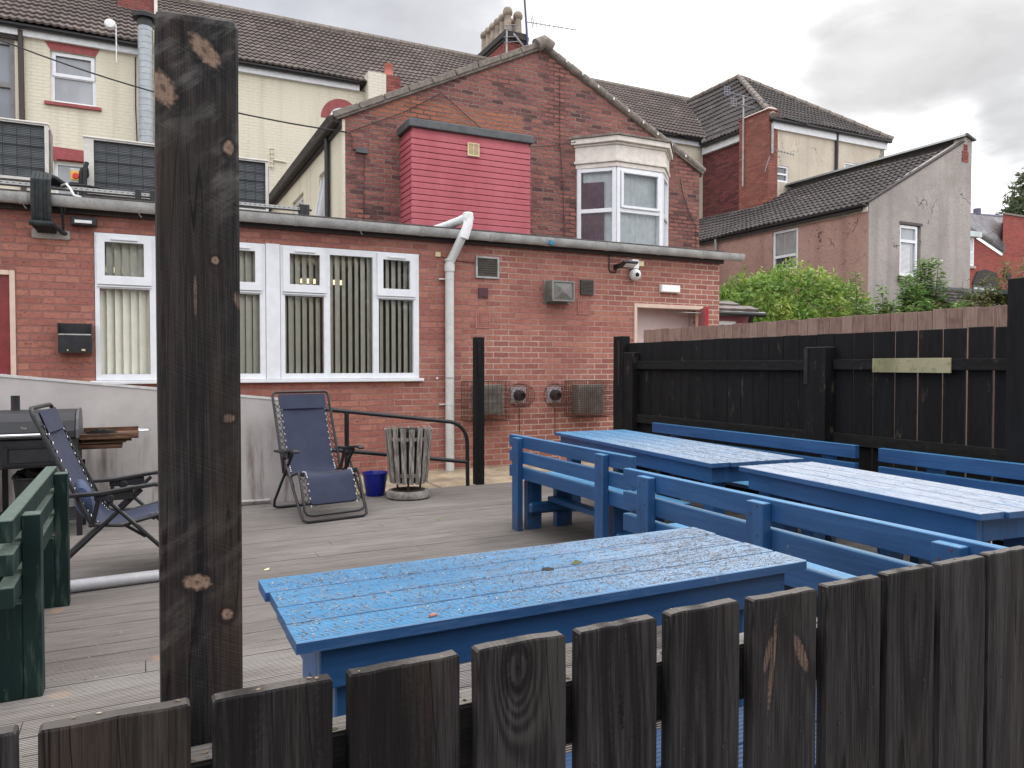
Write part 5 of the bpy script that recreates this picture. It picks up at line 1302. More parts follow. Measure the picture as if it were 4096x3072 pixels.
# ================================================================== FENCES
PF = thing('picket_fence', (.75,.95,0), 'black stained picket fence across the foreground with bare knots and flaking tops', 'fence')
PK = [(-.318,-.124,.937),(-.104,.048,.9325),(.073,.2150,.931),(.237,.389,.9315),(.416,.558,.9335),(.582,.7235,.9325),(.750,.894,.9345),(.925,1.074,.9315),(1.101,1.242,.9325),(1.261,1.399,.9345),(1.419,1.561,.9345),(1.574,1.718,.937),(1.738,1.885,.934),(1.905,2.05,.935)]
KN = {2:[(.085,.62,.05,.5,0,'ring')],4:[(.062,.897,.017,.024,0,'ring')],5:[(.075,.80,.022,.16,.05,'ring')],6:[(.06,.66,.02,.2,0,'ring')],
      7:[(.044,.815,.006,.080,-.10,'bark'),(.034,.835,.008,.035,-.3,'bark'),(.112,.822,.011,.040,.42,'bark')],8:[(.09,.80,.012,.11,.05,'ring')],9:[(.08,.86,.03,.14,0,'ring')],3:[(.03,.4,.06,.4,0,'ring')]}
for i,(a,b,z) in enumerate(PK):
    w = b-a; th = .022; mb = MB()
    # slightly wavy board: stacked sections, worn top corners
    zs = [.08,.3,.5,.65,.75,.82,.88,z-.012,z-.003,z]; nx = 7
    grid = []
    for zi in zs:
        for k in range(nx):
            t = k/(nx-1); x = w*t; e = .0035 if zi>=z-.001 else 0
            xx = min(max(x,e),w-e); jz = (mnoise.noise(Vector((i*3.1,t*5,0)))*.0022 if zi>z-.02 else 0)
            jx = mnoise.noise(Vector((i*7.7,zi*9,k//(nx-1)*3)))*.0012 if k in (0,nx-1) else 0
            grid.append((xx+jx, 0 if zi<z-.001 else .0015, zi+jz))
    nn = len(zs); fr_ = grid; bk = [(p[0],th-(.0015 if p[1]>0 else 0),p[2]) for p in grid]
    mb.v = [(q[0]+a,q[1]+.95,q[2]) for q in fr_+bk]; off = nn*nx
    for r in range(nn-1):
        for k in range(nx-1):
            q = r*nx+k; mb.f.append((q,q+1,q+nx+1,q+nx)); mb.f.append((off+q+nx,off+q+nx+1,off+q+1,off+q))
        q = r*nx; mb.f.append((q+nx,off+q+nx,off+q,q)); q = r*nx+nx-1; mb.f.append((q,off+q,off+q+nx,q+nx))
    for k in range(nx-1):
        q = (nn-1)*nx+k; mb.f.append((q,q+1,off+q+1,off+q)); q = k; mb.f.append((off+q,off+q+1,q+1,q))
    m = M['picket']
    if i in KN: m = wood_black('picket_wood_%s'%'abcdefghijklmnop'[i],'Z',(.012,.011,.012),(.050,.045,.046),(.070,.036,.025) if i in (3,) else (.045,.028,.022),knots=KN[i],browned=.75 if i==3 else .35,grain=1.5 if i==4 else .8)
    elif i in (1,): m = wood_black('picket_wood_brown','Z',(.017,.014,.013),(.060,.047,.042),(.055,.032,.025),browned=.8)
    o = mb.build('picket', m, PF, loc=(a,.95,0))
    for zz in (.74,.70): 
        for xx in (.25,.78): 
            nb = MB(); xq = w*xx+random.uniform(-.01,.01); zq = zz-.05*random.random()
            nb.lathe([(.003,-.0008),(.0022,-.0012),(.0003,-.0013)],(xq,0,zq),10,'Y'); nb.build('nail', M['soot'], o, local=True)
MB().box(-1.2,.974,.752,2.3,1.018,.848).build('rail', M['fencerail'] , PF, bev=.004)
MB().box(-1.2,.976,.8485,2.3,1.016,.8497).build('rail_top', M['picket_top'], PF)
MB().box(-1.2,.974,.22,2.3,1.018,.30).build('rail', M['fencerail'], PF, bev=.004)
def fx():
    a,b,z = random.choice(PK); return (random.uniform(a+.01,b-.01),random.uniform(.953,.969),z+.001)
scatter('fence_top_husks', 60, fx, .0035, M['husk'])
def fx(): return (random.uniform(-.2,2),random.uniform(.98,1.012),.850)
scatter('rail_husks', 260, fx, .005, M['husk'])
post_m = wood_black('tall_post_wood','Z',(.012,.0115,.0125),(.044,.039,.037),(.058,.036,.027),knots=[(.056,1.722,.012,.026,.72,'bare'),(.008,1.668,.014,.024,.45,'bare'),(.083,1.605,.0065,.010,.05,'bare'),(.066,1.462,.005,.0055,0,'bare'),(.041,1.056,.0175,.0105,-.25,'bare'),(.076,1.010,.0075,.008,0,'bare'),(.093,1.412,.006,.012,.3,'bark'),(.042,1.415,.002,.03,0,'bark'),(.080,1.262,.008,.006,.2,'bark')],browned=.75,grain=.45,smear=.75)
FP = MB(); FPv = []
zz = [0,.5,.8,.95,1.1,1.3,1.5,1.65,1.755,1.763,1.767]
pr = [(0.004,0),(.092,0),(.096,.004),(.096,.096),(.092,.1),(.004,.1),(0,.096),(0,.004)]
for q in zz:
    e = .0 if q<1.76 else (.002 if q<1.765 else .006)
    for (x,y) in pr:
        sx = (x-.048)*(1-e/.05*1)+.048; sy = (y-.05)*(1-e/.05)+.05
        tp = .0015*(1.767-q); j = mnoise.noise(Vector((x*40,y*40,q*6)))*.0012
        FPv.append((sx-tp+j, sy+j, q+ (.004*(x-.048)/.1 if q>1.72 else 0)))
FP.v = [(q[0]+.0205,q[1]+1.02,q[2]) for q in FPv]; k = len(pr)
for i in range(len(zz)-1):
    for a in range(k): FP.f.append((i*k+a,i*k+(a+1)%k,(i+1)*k+(a+1)%k,(i+1)*k+a))
FP.f.append(tuple((len(zz)-1)*k+a for a in range(k)))
tag(FP.build('fence_post', post_m, loc=(.0205,1.02,0)), 'tall thick black timber post with pale bare knots standing in the foreground', 'post')

BF = thing('black_fence', (4.9,5,0), 'black closeboard fence behind the blue benches with gaps of light between boards', 'fence')
ys = [7.0,6.84,6.70,6.54,6.38,6.22,6.06,5.896,5.736,5.572,5.383,5.212,5.055,4.875,4.709,4.534,4.359,4.186,4.007,3.836,3.653,3.472,3.291,3.12,2.945,2.77]
for i,(a,b) in enumerate(zip(ys,ys[1:])):
    gap = .004 if a>4.3 else random.choice((.010,.014,.012,.018))
    if 4.7>a>4.3: gap = .006
    dz = random.uniform(-.004,.004)
    MB().box(4.9,b+gap,.12,4.918,a,1.577+dz).build('board', M['fenceblack'], BF, loc=(4.9,b,0), bev=.002)
for (z0,z1,y0,y1) in ((1.295,1.372,2.75,4.16),(1.285,1.372,4.38,6.93),(.715,.80,2.75,4.16),(.70,.795,4.38,6.93),(.25,.33,2.75,6.93)):
    MB().box(4.855,y0,z0,4.899,y1,z1).build('rail', M['fencerail'], BF, bev=.003)
MB().box(4.78,4.17,0,4.899,4.375,1.472).build('post', M['fenceblack'], BF, loc=(4.8,4.2,0), bev=.004)
MB().box(4.772,4.335,1.18,4.7795,4.372,1.462).build('strap', M['black'], BF)
MB().box(4.843,3.20,1.276,4.8545,3.80,1.378).build('pale_board', M['mossy'], BF, bev=.002)
MB().box(4.83,6.985,0,4.93,7.17,1.654).build('post', M['fenceblack'], BF, loc=(4.88,7.0,0), bev=.004)
MB().box(4.822,7.03,1.10,4.8295,7.07,1.60).build('strap', M['black'], BF)
MB().box(4.80,6.76,0,4.898,6.93,1.467).build('post', M['fenceblack'], BF, loc=(4.85,6.8,0), bev=.004)
MB().box(4.93,6.965,0,4.96,7.11,1.577).build('post', M['fenceblack'], BF, loc=(4.9,6.9,0), bev=.003)
tag(MB().box(4.66,2.62,0,4.76,2.735,1.847).build('fence_post', M['fenceblack'], loc=(4.7,2.7,0), bev=.004), 'tall plain black post at the near end of the black boarded fence', 'post')
tag(MB().box(3.325,7.62,0,3.425,7.72,1.64).box(3.340,7.612,1.22,3.372,7.6195,1.60).build('fence_post', M['fenceblack'], loc=(3.37,7.67,0), bev=.004), 'slim black post standing alone at the edge of the deck by the handrail', 'post')
RF = thing('brown_fence', (6,5,0), 'weathered brown closeboard fence rising behind the black fence', 'fence')
y = 8.2; i = 0
while y>3.0:
    w = random.choice((.125,.13,.135,.12)); dz = random.uniform(-.006,.006)
    if not (7.35<y<7.62 and False): MB().box(6.0,y-w,.1,6.018,y-.004,1.792+dz).build('board', M['brownfence'], RF, loc=(6,y,0), bev=.002)
    y -= w+random.uniform(.001,.006); i += 1
MB().box(6.0185,3.0,1.45,6.06,8.2,1.53).build('rail', M['brownfence'], RF)
MB().box(6.0185,3.0,.4,6.06,8.2,.48).build('rail', M['brownfence'], RF)

# ================================================================== TABLES AND BENCHES
def grooved(mb, x0,x1,y0,y1,z0,z1,n=13,d=.0022,along='X'):
    pr = [(y0,z0)]; r = (y1-y0)/n
    pr += [(y0,z1-.003),(y0+.003,z1)]
    for i in range(n):
        a = y0+i*r
        if i>0: pr += [(a+r*.05,z1-d),(a+r*.2,z1)]
        if i<n-1: pr += [(a+r*.75,z1),(a+r*.95,z1-d)]
    pr += [(y1-.003,z1),(y1,z1-.003),(y1,z0)]
    mb.prism(pr, 'X' if along=='X' else 'Y', x0, x1)
def table(L, nb, bw, lab, loc, rz, hole=True, seed=1, top='blueTopX'):
    """long axis = local X, origin on the ground under the middle"""
    random.seed(seed)
    o = thing('picnic_table', (0,0,0), lab, 'table', 'blue slatted tables on the deck')
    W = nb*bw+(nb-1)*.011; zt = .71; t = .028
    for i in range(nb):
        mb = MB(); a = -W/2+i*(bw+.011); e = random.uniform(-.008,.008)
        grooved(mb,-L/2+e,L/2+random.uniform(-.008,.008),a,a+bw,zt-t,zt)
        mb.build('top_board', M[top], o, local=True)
    ap = .055; h0,h1 = .575,zt-t-.001
    for s_ in (-1,1):
        MB().box(-L/2+ap,s_*(W/2-.035),h0,L/2-ap,s_*(W/2-.075),h1).build('apron', M['blueX'], o, local=True, bev=.003)
        MB().box(s_*(L/2-ap-.04),-W/2+.0755,h0,s_*(L/2-ap),W/2-.0755,h1).build('end_apron', M['blueZ'], o, local=True, bev=.003)
    for sx in (-1,1):
        for sy in (-1,1):
            x = sx*(L/2-ap-.045-.05); y = sy*(W/2-.077-.05)
            MB().box(x-.05,y-.05,0,x+.05,y+.05,h1-.002).build('leg', M['blueZ'], o, local=True, bev=.004)
        x = sx*(L/2-ap-.095); MB().box(x-.022,-W/2+.178,.14,x+.022,W/2-.178,.23).build('brace', M['blueZ'], o, local=True, bev=.003)
    if hole: MB().lathe([(.019,zt+.0004),(.019,zt+.0012),(.0005,zt+.0014)],(.005,.0,0),18).build('parasol_hole', M['dark'], o, local=True)
    # flakes of husk, grit and paint lying on this top
    o.location = loc; o.rotation_euler = (0,0,rz); WL[o] = Vector(loc)
    return o
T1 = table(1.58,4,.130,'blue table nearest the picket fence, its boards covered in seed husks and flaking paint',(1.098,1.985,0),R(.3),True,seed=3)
T2 = table(2.40,5,.138,'longest blue table, beyond the pale topped one and nearest the brick wall',(3.69,4.83,0),R(90-5.2),False,seed=5,top='blueTopMid')
T3 = table(1.60,4,.136,'pale worn blue table between the slatted bench back and the black fence',(3.495,2.69,0),R(90-5.5),False,seed=9,top='blueTopPale')
random.seed(21)
def on_table(loc, rz, L, W):
    c,s = math.cos(rz),math.sin(rz)
    def f():
        x = random.uniform(-L/2+.01,L/2-.01)
        y = random.uniform(-W/2+.01,W/2-.01)
        # rows of drift along the boards
        while mnoise.noise(Vector((x*2.2,y*9,loc[0])))<random.uniform(-.75,.35):
            x = random.uniform(-L/2+.01,L/2-.01); y = random.uniform(-W/2+.01,W/2-.01)
        return (loc[0]+c*x-s*y,loc[1]+s*x+c*y,.7105)
    return f
scatter('table_husks', 4200, on_table((1.098,1.985),R(.3),1.58,.55), .0034, M['husk'])
scatter('table_grit', 7500, on_table((1.25,1.985),R(.3),1.25,.55), .0023, M['litter'])
scatter('table_husks', 420, on_table((3.69,4.83),R(84.8),2.4,.7), .006, M['husk'])
scatter('table_husks', 300, on_table((3.495,2.69),R(84.5),1.6,.55), .005, M['husk'])
tag(MB().obox((.64,1.735,.7135),.022,.010,.007,.3).build('bark_chip', M['airbrick'], loc=(.64,1.735,.71), bev=.002), 'small reddish bark chip on the near edge of the husk strewn table', 'bark chip')
tag(MB().add([(1.19,2.0,.7115),(1.215,2.008,.722),(1.235,1.998,.713),(1.212,1.992,.712)],[(0,1,2,3)]).build('dry_leaf', M['leaf3'], loc=(1.2,2,.71), fix=False), 'small curled yellow leaf beside the dark hole in the table', 'leaf')

def bench(L, lab, loc, rz, npost=2, flip=False, posts=None):
    """long axis = local Y, back at x=0, seat towards +x"""
    o = thing('slatted_bench', (0,0,0), lab, 'bench', 'blue slatted benches on the deck')
    P = posts or [-L/2+.24, L/2-.24]
    for (z0,z1) in ((.665,.758),(.540,.632),(.414,.508)):
        MB().box(.05,-L/2,z0,.095,L/2,z1).build('back_rail', M['blueY'], o, local=True, bev=.003)
    for y in P:
        MB().box(0,y-.05,0,.0495,y+.05,.745).build('back_post', M['blueZ'], o, local=True, bev=.003)
        MB().box(.100,y-.03,0,.232,y+.03,.395).build('leg', M['blueZ'], o, local=True, bev=.003)
        MB().box(.37,y-.03,0,.52,y+.03,.395).build('leg', M['blueZ'], o, local=True, bev=.003)
        MB().box(.10,y-.0755,.13,.50,y-.0305,.225).build('brace', M['blueX'], o, local=True, bev=.02)
    sc_ = MB()
    for y in P:
        for zc in (.712,.586,.461):
            for dy,dz in ((-.022,.018),(.024,-.02)): sc_.lathe([(.0055,-.0012),(.0045,-.0016),(.0004,-.0010)],(0,y+dy+random.uniform(-.005,.005),zc+dz),8,'X')
        for dz in (.15,.20): sc_.lathe([(.0055,-.0012),(.0045,-.0016),(.0004,-.0010)],(0,y+.01,dz),8,'X')
    sc_.build('screw_heads', M['rust'], o, local=True)
    MB().box(.27,-L/2+.26,.225,.36,L/2-.26,.265).build('stretcher', M['blueY'], o, local=True, bev=.003)
    for i in range(3):
        a = .105+i*.150
        mb = MB(); grooved(mb,-L/2+.02,L/2-.02,a,a+.145,.397,.424,9,.0018,'Y')
        mb.build('seat_board', M['blueSeat'], o, local=True)
    o.location = loc; o.rotation_euler = (0,0,rz); return o
bench(1.72,'blue slatted bench back closest to the slim lone black post',(2.685,4.725,0),0,posts=[-.57,.66])
bench(2.35,'blue slatted bench back directly behind the husk strewn table',(2.345,2.28,0),0,posts=[-.72,.13,.93])
bench(2.37,'blue bench against the black fence beyond the long table',(4.645,4.885,0),PI,posts=[-.9,.9])
bench(2.45,'blue bench against the black fence nearest the tall plain black post',(4.645,2.29,0),PI,posts=[-.85,.85])
M['darkblue'] = plain('grubby_dark_blue_paint', (.014,.048,.125), .6, var=.3, nscale=14, bump=.002, spec=.3)
o = thing('backless_bench', (1.0,1.3,0), 'backless blue bench glimpsed through the picket gaps beside the near table', 'bench')
mb = MB(); grooved(mb,.35,1.85,1.20,1.345,.40,.427,9,.0018); mb.build('seat_board', M['darkblue'], o)
mb = MB(); grooved(mb,.35,1.85,1.35,1.495,.40,.427,9,.0018); mb.build('seat_board', M['darkblue'], o)
for x in (.5,1.7): MB().box(x-.04,1.24,0,x+.04,1.46,.398).build('leg', M['darkblue'], o, bev=.003)
# green bench on the left, turned away
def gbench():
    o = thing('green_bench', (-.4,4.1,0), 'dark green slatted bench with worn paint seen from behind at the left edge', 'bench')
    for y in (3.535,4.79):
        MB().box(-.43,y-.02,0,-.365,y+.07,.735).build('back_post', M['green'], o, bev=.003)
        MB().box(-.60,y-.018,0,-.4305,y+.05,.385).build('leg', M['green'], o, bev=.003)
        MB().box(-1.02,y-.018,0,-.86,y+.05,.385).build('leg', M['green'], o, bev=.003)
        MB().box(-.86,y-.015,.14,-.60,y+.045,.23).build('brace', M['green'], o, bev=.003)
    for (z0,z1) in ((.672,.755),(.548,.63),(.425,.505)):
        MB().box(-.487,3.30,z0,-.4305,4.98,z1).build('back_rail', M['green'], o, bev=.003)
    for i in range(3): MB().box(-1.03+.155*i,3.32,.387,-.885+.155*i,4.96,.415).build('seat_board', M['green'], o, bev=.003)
gbench()

# ================================================================== RAMP WALL, HANDRAIL
o = thing('ramp_panel', (0,7.5,0), 'grubby pale grey board wall sloping down along the side of the ramp', 'wall')
MB().prism([(-4.2,0),(1.62,0),(1.62,.950),(-4.2,1.58)],'Y',7.50,7.525).build('board', M['panel'], o)
mb = MB(); mb.bar((-4.2,7.512,1.585),(1.62,7.512,.955),.04,.022); mb.build('capping', plain('panel_capping',(.60,.58,.57),.5), o)
struct(MB().prism([(-4.2,-.1),(1.9,-.1),(1.9,-.010),(-4.2,.62)],'Y',7.53,8.998).build('ramp_path', M['concrete']))
tag(MB().tube([(-.95,7.47,.02),(-.3,7.44,.035),(.3,7.46,.03),(.7,7.45,.045),(1.1,7.47,.035)],.018,6).build('membrane_fold', M['panel'], loc=(0,7.46,0), smooth=True), 'rumpled pale plastic fold along the foot of the ramp board', 'plastic sheet')
HR = thing('handrail', (2.4,7.63,0), 'black tubular handrail sloping down beside the ramp to the lone post', 'handrail')
tp = [(1.32,7.63,.925),(1.72,7.63,.876),(2.4,7.63,.79),(2.95,7.63,.72)]
for i in range(1,9):
    a = PI/2*i/8; tp.append((2.98+.24*math.sin(a),7.63,.715-.24*(1-math.cos(a))))
tp.append((3.225,7.63,.0))
MB().tube(tp,.0215,12).build('top_rail', M['black'], HR, smooth=True)
MB().tube([(1.32,7.63,.515),(1.9,7.63,.448),(3.22,7.63,.262)],.0215,12).build('mid_rail', M['black'], HR, smooth=True)
MB().tube([(1.885,7.63,.85),(1.885,7.63,0)],.024,12).build('upright', M['black'], HR, smooth=True)
MB().tube([(1.45,7.63,.9),(1.45,7.63,0)],.024,12).build('upright', M['black'], HR, smooth=True)

# ================================================================== BIN, BUCKET, PIPE
o = thing('litter_bin', (2.405,7.21,0), 'slatted grey wooden litter bin on a round concrete foot', 'bin')
cx,cy = 2.405,7.21
MB().lathe([(.205,0),(.222,.015),(.222,.055),(.205,.078),(.17,.08),(.02,.07)],(cx,cy,0),32).build('base', plain('bin_concrete',(.23,.205,.19),.9,var=.4,nscale=12,bump=.005), o, smooth=True)
MB().lathe([(.17,.081),(.10,.084),(.01,.086)],(cx,cy,0),24).build('base_dirt', plain('bin_dirt',(.05,.04,.032),.95,bump=.004), o)
mb = MB()
for k in range(17):
    a = 2*PI*k/17+.1; r0,r1 = .178,.232; t = Vector((math.cos(a),math.sin(a),0)); s = Vector((-math.sin(a),math.cos(a),0))
    z0,z1 = .155+random.uniform(-.006,.006),.70+random.uniform(-.008,.008); w0,w1 = .022,.0265; th=.009
    vs = []
    for (z,r,w) in ((z0,r0,w0),(z1,r1,w1)):
        for (i,j) in ((-1,-1),(1,-1),(1,1),(-1,1)): vs.append(Vector((cx,cy,z))+t*(r+j*th)+s*(w*i))
    q = MB().add(vs,[(3,2,1,0),(4,5,6,7),(0,1,5,4),(1,2,6,5),(2,3,7,6),(3,0,4,7)])
    q.build('slat', M['slat'], o, loc=(cx,cy,0), bev=.002)
for z,r in ((.24,.176),(.60,.211)):
    MB().lathe([(r,z-.018),(r+.004,z-.018),(r+.004,z+.018),(r,z+.018),(r,z-.018)],(cx,cy,0),32,cap=False).build('hoop', M['slat'], o)
MB().lathe([(.150,.16),(.195,.655),(.198,.68),(.190,.68),(.145,.17)],(cx,cy,0),32).build('liner', plain('dark_green_liner',(.010,.018,.016),.5), o, smooth=True)
for a in (R(250),R(10),R(130)): MB().tube([(cx+.13*math.cos(a),cy+.13*math.sin(a),.09),(cx+.15*math.cos(a),cy+.15*math.sin(a),.24)],.010,8).build('stand', M['rust'], o)
o = thing('bucket', (2.13,7.47,0), 'small plain dark blue plastic bucket beside the slatted bin', 'bucket')
cx,cy = 2.135,7.47
MB().lathe([(.088,.001),(.094,.01),(.126,.222),(.133,.226),(.133,.238),(.126,.238),(.12,.225),(.088,.02),(.004,.016)],(cx,cy,0),32).build('body', M['blue_bucket'], o, smooth=True)
mb = MB().tube([(cx+.134,cy,.222)]+[(cx+.134*math.cos(a)+.02*math.sin(a),cy-.03*math.sin(a)-.0,.222-.10*math.sin(a)) for a in [PI*i/14 for i in range(1,14)]]+[(cx-.134,cy,.222)],.003,6)
mb.build('handle', M['gutter'], o)
tag(MB().tube([(-.62,5.035,.036),(.36,5.10,.036)],.036,18).build('plastic_pipe', M['pipe_grey'], loc=(0,5.05,0), smooth=True), 'length of pale grey plastic pipe lying on the deck by the left lounger', 'pipe')
for (x,y,c,lab) in ((.72,5.05,M['ivory'],'pale cigarette packet scrap on the deck right of the tall post'),(2.28,6.05,M['leaf2'],'bright green leaf on the deck near the front of the lounger'),(-.08,2.82,M['yellow'],'yellow fallen leaf on the deck at the foot of the tall post')):
    tag(MB().add([(x-.018,y-.01,.002),(x+.012,y-.014,.006),(x+.020,y+.010,.012),(x-.010,y+.014,.004)],[(0,1,2,3)]).build('litter_scrap', c, loc=(x,y,0), fix=False), lab, 'litter')

# ================================================================== RECLINING CHAIRS (zero gravity type)
def lounger(lab, loc, rz, seat_rock=0):
    """faces local -Y, origin on the ground"""
    o = thing('garden_recliner', (0,0,0), lab, 'recliner chair', 'navy folding recliners on the deck')
    W = .268   # half width of frame
    # sling path (y,z): head -> seat back -> knee -> foot
    path = [(.43,1.06),(.40,.97),(.33,.78),(.25,.58),(.17,.42),(.13,.37),(.06,.35),(-.05,.365),(-.17,.40),(-.235,.405),(-.27,.37),(-.32,.26),(-.365,.135)]
    def wid(t): return .205
    n = len(path); mb = MB()
    rows = []
    for i,(y,z) in enumerate(path):
        for k in range(9):
            t = k/8*2-1; sag = -.014*(1-t*t)*(1 if 0<i<n-1 else 0)
            d = Vector((0,path[min(i+1,n-1)][0]-path[max(i-1,0)][0],path[min(i+1,n-1)][1]-path[max(i-1,0)][1])).normalized()
            nrm = Vector((0,d.z,-d.y)); nrm = nrm if nrm.y<0 or nrm.z>0 else -nrm
            wx = (.218 if i>0 else .240)
            rows.append(Vector((t*wx,y,z))+nrm*sag)
    mb.v = [tuple(v) for v in rows]
    for i in range(n-1):
        for k in range(8): mb.f.append((i*9+k,i*9+k+1,(i+1)*9+k+1,(i+1)*9+k))
    sl = mb.build('sling', M['navy'], o, local=True, smooth=True, fix=False)
    s = sl.modifiers.new('thick','SOLIDIFY'); s.thickness = .004; sl.modifiers.new('sub','SUBSURF').render_levels = 1
    hd = MB().tube([(-.215,.428,1.05),(-.215,.418,1.02)],.004,5)
    MB().add([(-.222,.418,1.058),(.222,.418,1.058),(.218,.37,.925),(-.218,.37,.925)],[(0,1,2,3)]).build('head_band', M['navy'], sl, local=True, fix=False)
    # frame tubes: back frame + seat/foot frame
    b = [(-W,.15,.38),(-W,.44,1.03)]+[(-W+.03*(1-math.cos(a)),.44+.015*math.sin(a),1.03+.045*math.sin(a)) for a in (R(45),R(90))]
    b = b+[(-x,y,z) for x,y,z in reversed(b)]
    MB().tube(b,.0125,8).build('back_frame', M['black'], o, local=True, smooth=True)
    f = [(-W,.16,.37),(-W,-.02,.355),(-W,-.235,.41),(-W,-.30,.31),(-W,-.385,.10),(-W+.02,-.395,.075),(-W+.06,-.398,.065)]
    f = f+[(-x,y,z) for x,y,z in reversed(f)]
    MB().tube(f,.0115,8).build('seat_frame', M['black'], o, local=True, smooth=True)
    def U(y0,z0,y1,w,name):
        q = [(-w,y0,z0),(-w,y1*.9+y0*.1,.09),(-w+.01,y1*.98+y0*.02,.03),(-w+.05,y1,.013)]
        q = q+[(-x,y,z) for x,y,z in reversed(q)]
        MB().tube(q,.0125,8).build(name, M['black'], o, local=True, smooth=True)
    U(.10,.565,-.40,.295,'front_leg'); U(-.13,.57,.42,.280,'rear_leg')
    for sx in (-1,1):
        x = sx*.295
        arm = [(x,.26,.555),(x,.10,.56),(x,-.08,.585),(x,-.20,.60),(x,-.26,.595)]
        m2 = MB()
        for a,c in zip(arm,arm[1:]): m2.bar(a,c,.052,.022)
        m2.tube([(x-.026,-.26,.592),(x+.026,-.26,.592)],.012,8)
        am = m2.build('armrest', M['blackplastic'], o, local=True, bev=.006, seg=2)
        MB().obox((x,-.02,.545),.034,.13,.055).obox((x,.09,.54),.03,.07,.05).lathe([(.026,-.024),(.026,.024)],(x,.04,.53),10,'X').build('arm_bracket', M['blackplastic'], am, local=True, bev=.006)
        MB().bar((sx*.27,.14,.375),(sx*.285,.10,.54),.018,.02).build('side_link', M['black'], o, local=True); MB().bar((sx*.27,-.03,.36),(sx*.28,-.15,.28),.016,.016).build('side_link', M['black'], o, local=True)
        # cord lacing and eyelets
        c = MB(); e = MB(); pts = []
        idx = 0
        for seg in ((1,5,15),(8,12,9)):
            A,Bq,cnt = seg; pts=[]
            for j in range(cnt):
                t = A+(Bq-A)*j/(cnt-1); i0 = min(int(t),n-2); fr_ = t-i0
                y = path[i0][0]*(1-fr_)+path[i0+1][0]*fr_; z = path[i0][1]*(1-fr_)+path[i0+1][1]*fr_
                if j>0 or True:
                    pts.append(Vector((sx*(.215 if j%2 else W),y-.004,z+.004)))
                e.tube([Vector((sx*.208+.0065*math.cos(q),y-.008,z+.004+.0065*math.sin(q))) for q in [2*PI*w_/8 for w_ in range(8)]],.0018,4,True)
            c.tube(pts,.0044,5); c.tube([Vector((sx*(W if abs(p.x)<.24 else .215),p.y,p.z)) for p in pts],.0044,5)
        c.build('lacing', M['wire'], o, local=True); e.build('eyelets', M['chrome'], o, local=True)
    for y,z in ((.15,.375),(-.22,.40)): MB().tube([(-W,y,z-.012),(W,y,z-.012)],.010,8).build('cross_bar', M['black'], o, local=True)
    o.location = loc; o.rotation_euler = (0,0,rz)
    return o
C1 = lounger('navy reclining garden chair facing the camera in front of the handrail', (1.425,6.80,0), R(9))
C2 = copy_tree(C1)
C2['label'] = 'navy reclining garden chair turned sideways between the black barbecue and the green bench'
C2.location = (-.10,5.40,-.0); C2.rotation_euler = (0,0,R(84))
pil = MB(); pr = [(.002,-.17),(.055,-.16),(.068,-.12),(.07,0),(.068,.12),(.055,.16),(.002,.17)]
pil.lathe(pr,(-.325,5.36,.50),16,'Y')
pl = pil.build('cushion', M['cushion'], loc=(-.325,5.36,.50), smooth=True)
pl.scale = (.75,.85,1.65); pl.rotation_euler = (0,R(-14),R(4))
tag(pl, 'rounded navy blue headrest cushion slumped on the sideways recliner', 'cushion')

# ================================================================== BARBECUE
o = thing('barbecue', (-.9,6.95,0), 'black barrel barbecue with chrome handle and a charred wooden side shelf', 'barbecue')
y0,y1 = 6.72,7.24; xr = -.455; xl = -1.75
pr = [(y0,.765),(y0+.005,.82),(y0+.04,.90),(y0+.11,.955),(y0+.20,.975),(y1-.16,.975),(y1-.06,.94),(y1,.86),(y1,.765)]
MB().prism(pr,'X',xl,xr).build('lid', M['soot'], o, bev=.008)
MB().prism([(y0-.004,.762),(y0+.002,.83),(y0+.04,.91),(y0+.11,.963),(y0+.20,.982),(y1-.16,.982),(y1-.06,.946),(y1+.004,.86),(y1+.004,.762)],'X',xr,xr+.018).build('lid_end', plain('grey_lid_end',(.075,.075,.08),.5), o)
MB().tube([(-1.05,y0-.05,.80),(-.585,y0-.05,.80)],.0135,12).tube([(-.605,y0-.05,.80),(-.58,y0+.0,.815)],.012,8).tube([(-1.03,y0-.05,.80),(-1.055,y0,.815)],.012,8).lathe([(.024,y0-.062),(.024,y0-.02)],(-.572,0,.806),16,'Y').build('handle', M['chrome'], o, smooth=True)
bd = MB().box(xl,y0+.01,.545,xr+.01,y1-.01,.76).build('body', M['soot'], o, bev=.006)
MB().wall('Y',-.93,-.535,.565,.715,y0-.002,y0+.0095,[(-.90,-.565,.585,.695)]).build('ash_door', M['black'], bd)
MB().box(-.89,y0+.004,.59,-.575,y0+.0099,.69).build('ash_panel', M['soot'], bd)
MB().lathe([(.013,y0-.015),(.013,y0+.008)],(-.50,0,.60),12,'Y').build('knob', M['chrome'], bd)
MB().obox((-.525,y0+.003,.655),.018,.012,.022,0,R(30)).build('red_label', M['red_switch'], bd)
MB().tube([(-.88,7.0,.955),(-.88,7.0,1.09)],.031,16).build('chimney', M['soot'], o, smooth=True)
for x in (-.44,-.98):
    for y in (y0+.03,y1-.06): MB().box(x-.02,y-.02,0,x+.02,y+.02,.544).build('leg', M['black'], o, bev=.003)
    if x>-.5: MB().box(x-.012,y0+.005,.40,x-.008,y0+.012,.43).build('sticker', M['white'], o)
MB().box(-1.7,y0+.02,.14,xr,y1-.05,.155).build('lower_shelf', M['soot'], o)
sh = MB().box(-.44,6.86,.742,-.018,7.28,.766).build('side_shelf', M['woodtray'], o, bev=.003)
MB().box(-.436,7.262,.767,-.02,7.278,.80).box(-.44,6.852,.735,-.018,6.8595,.775).box(-.43,6.9,.71,-.07,6.925,.741).box(-.43,7.1,.71,-.07,7.13,.741).build('shelf_batten', M['woodtray'], sh)
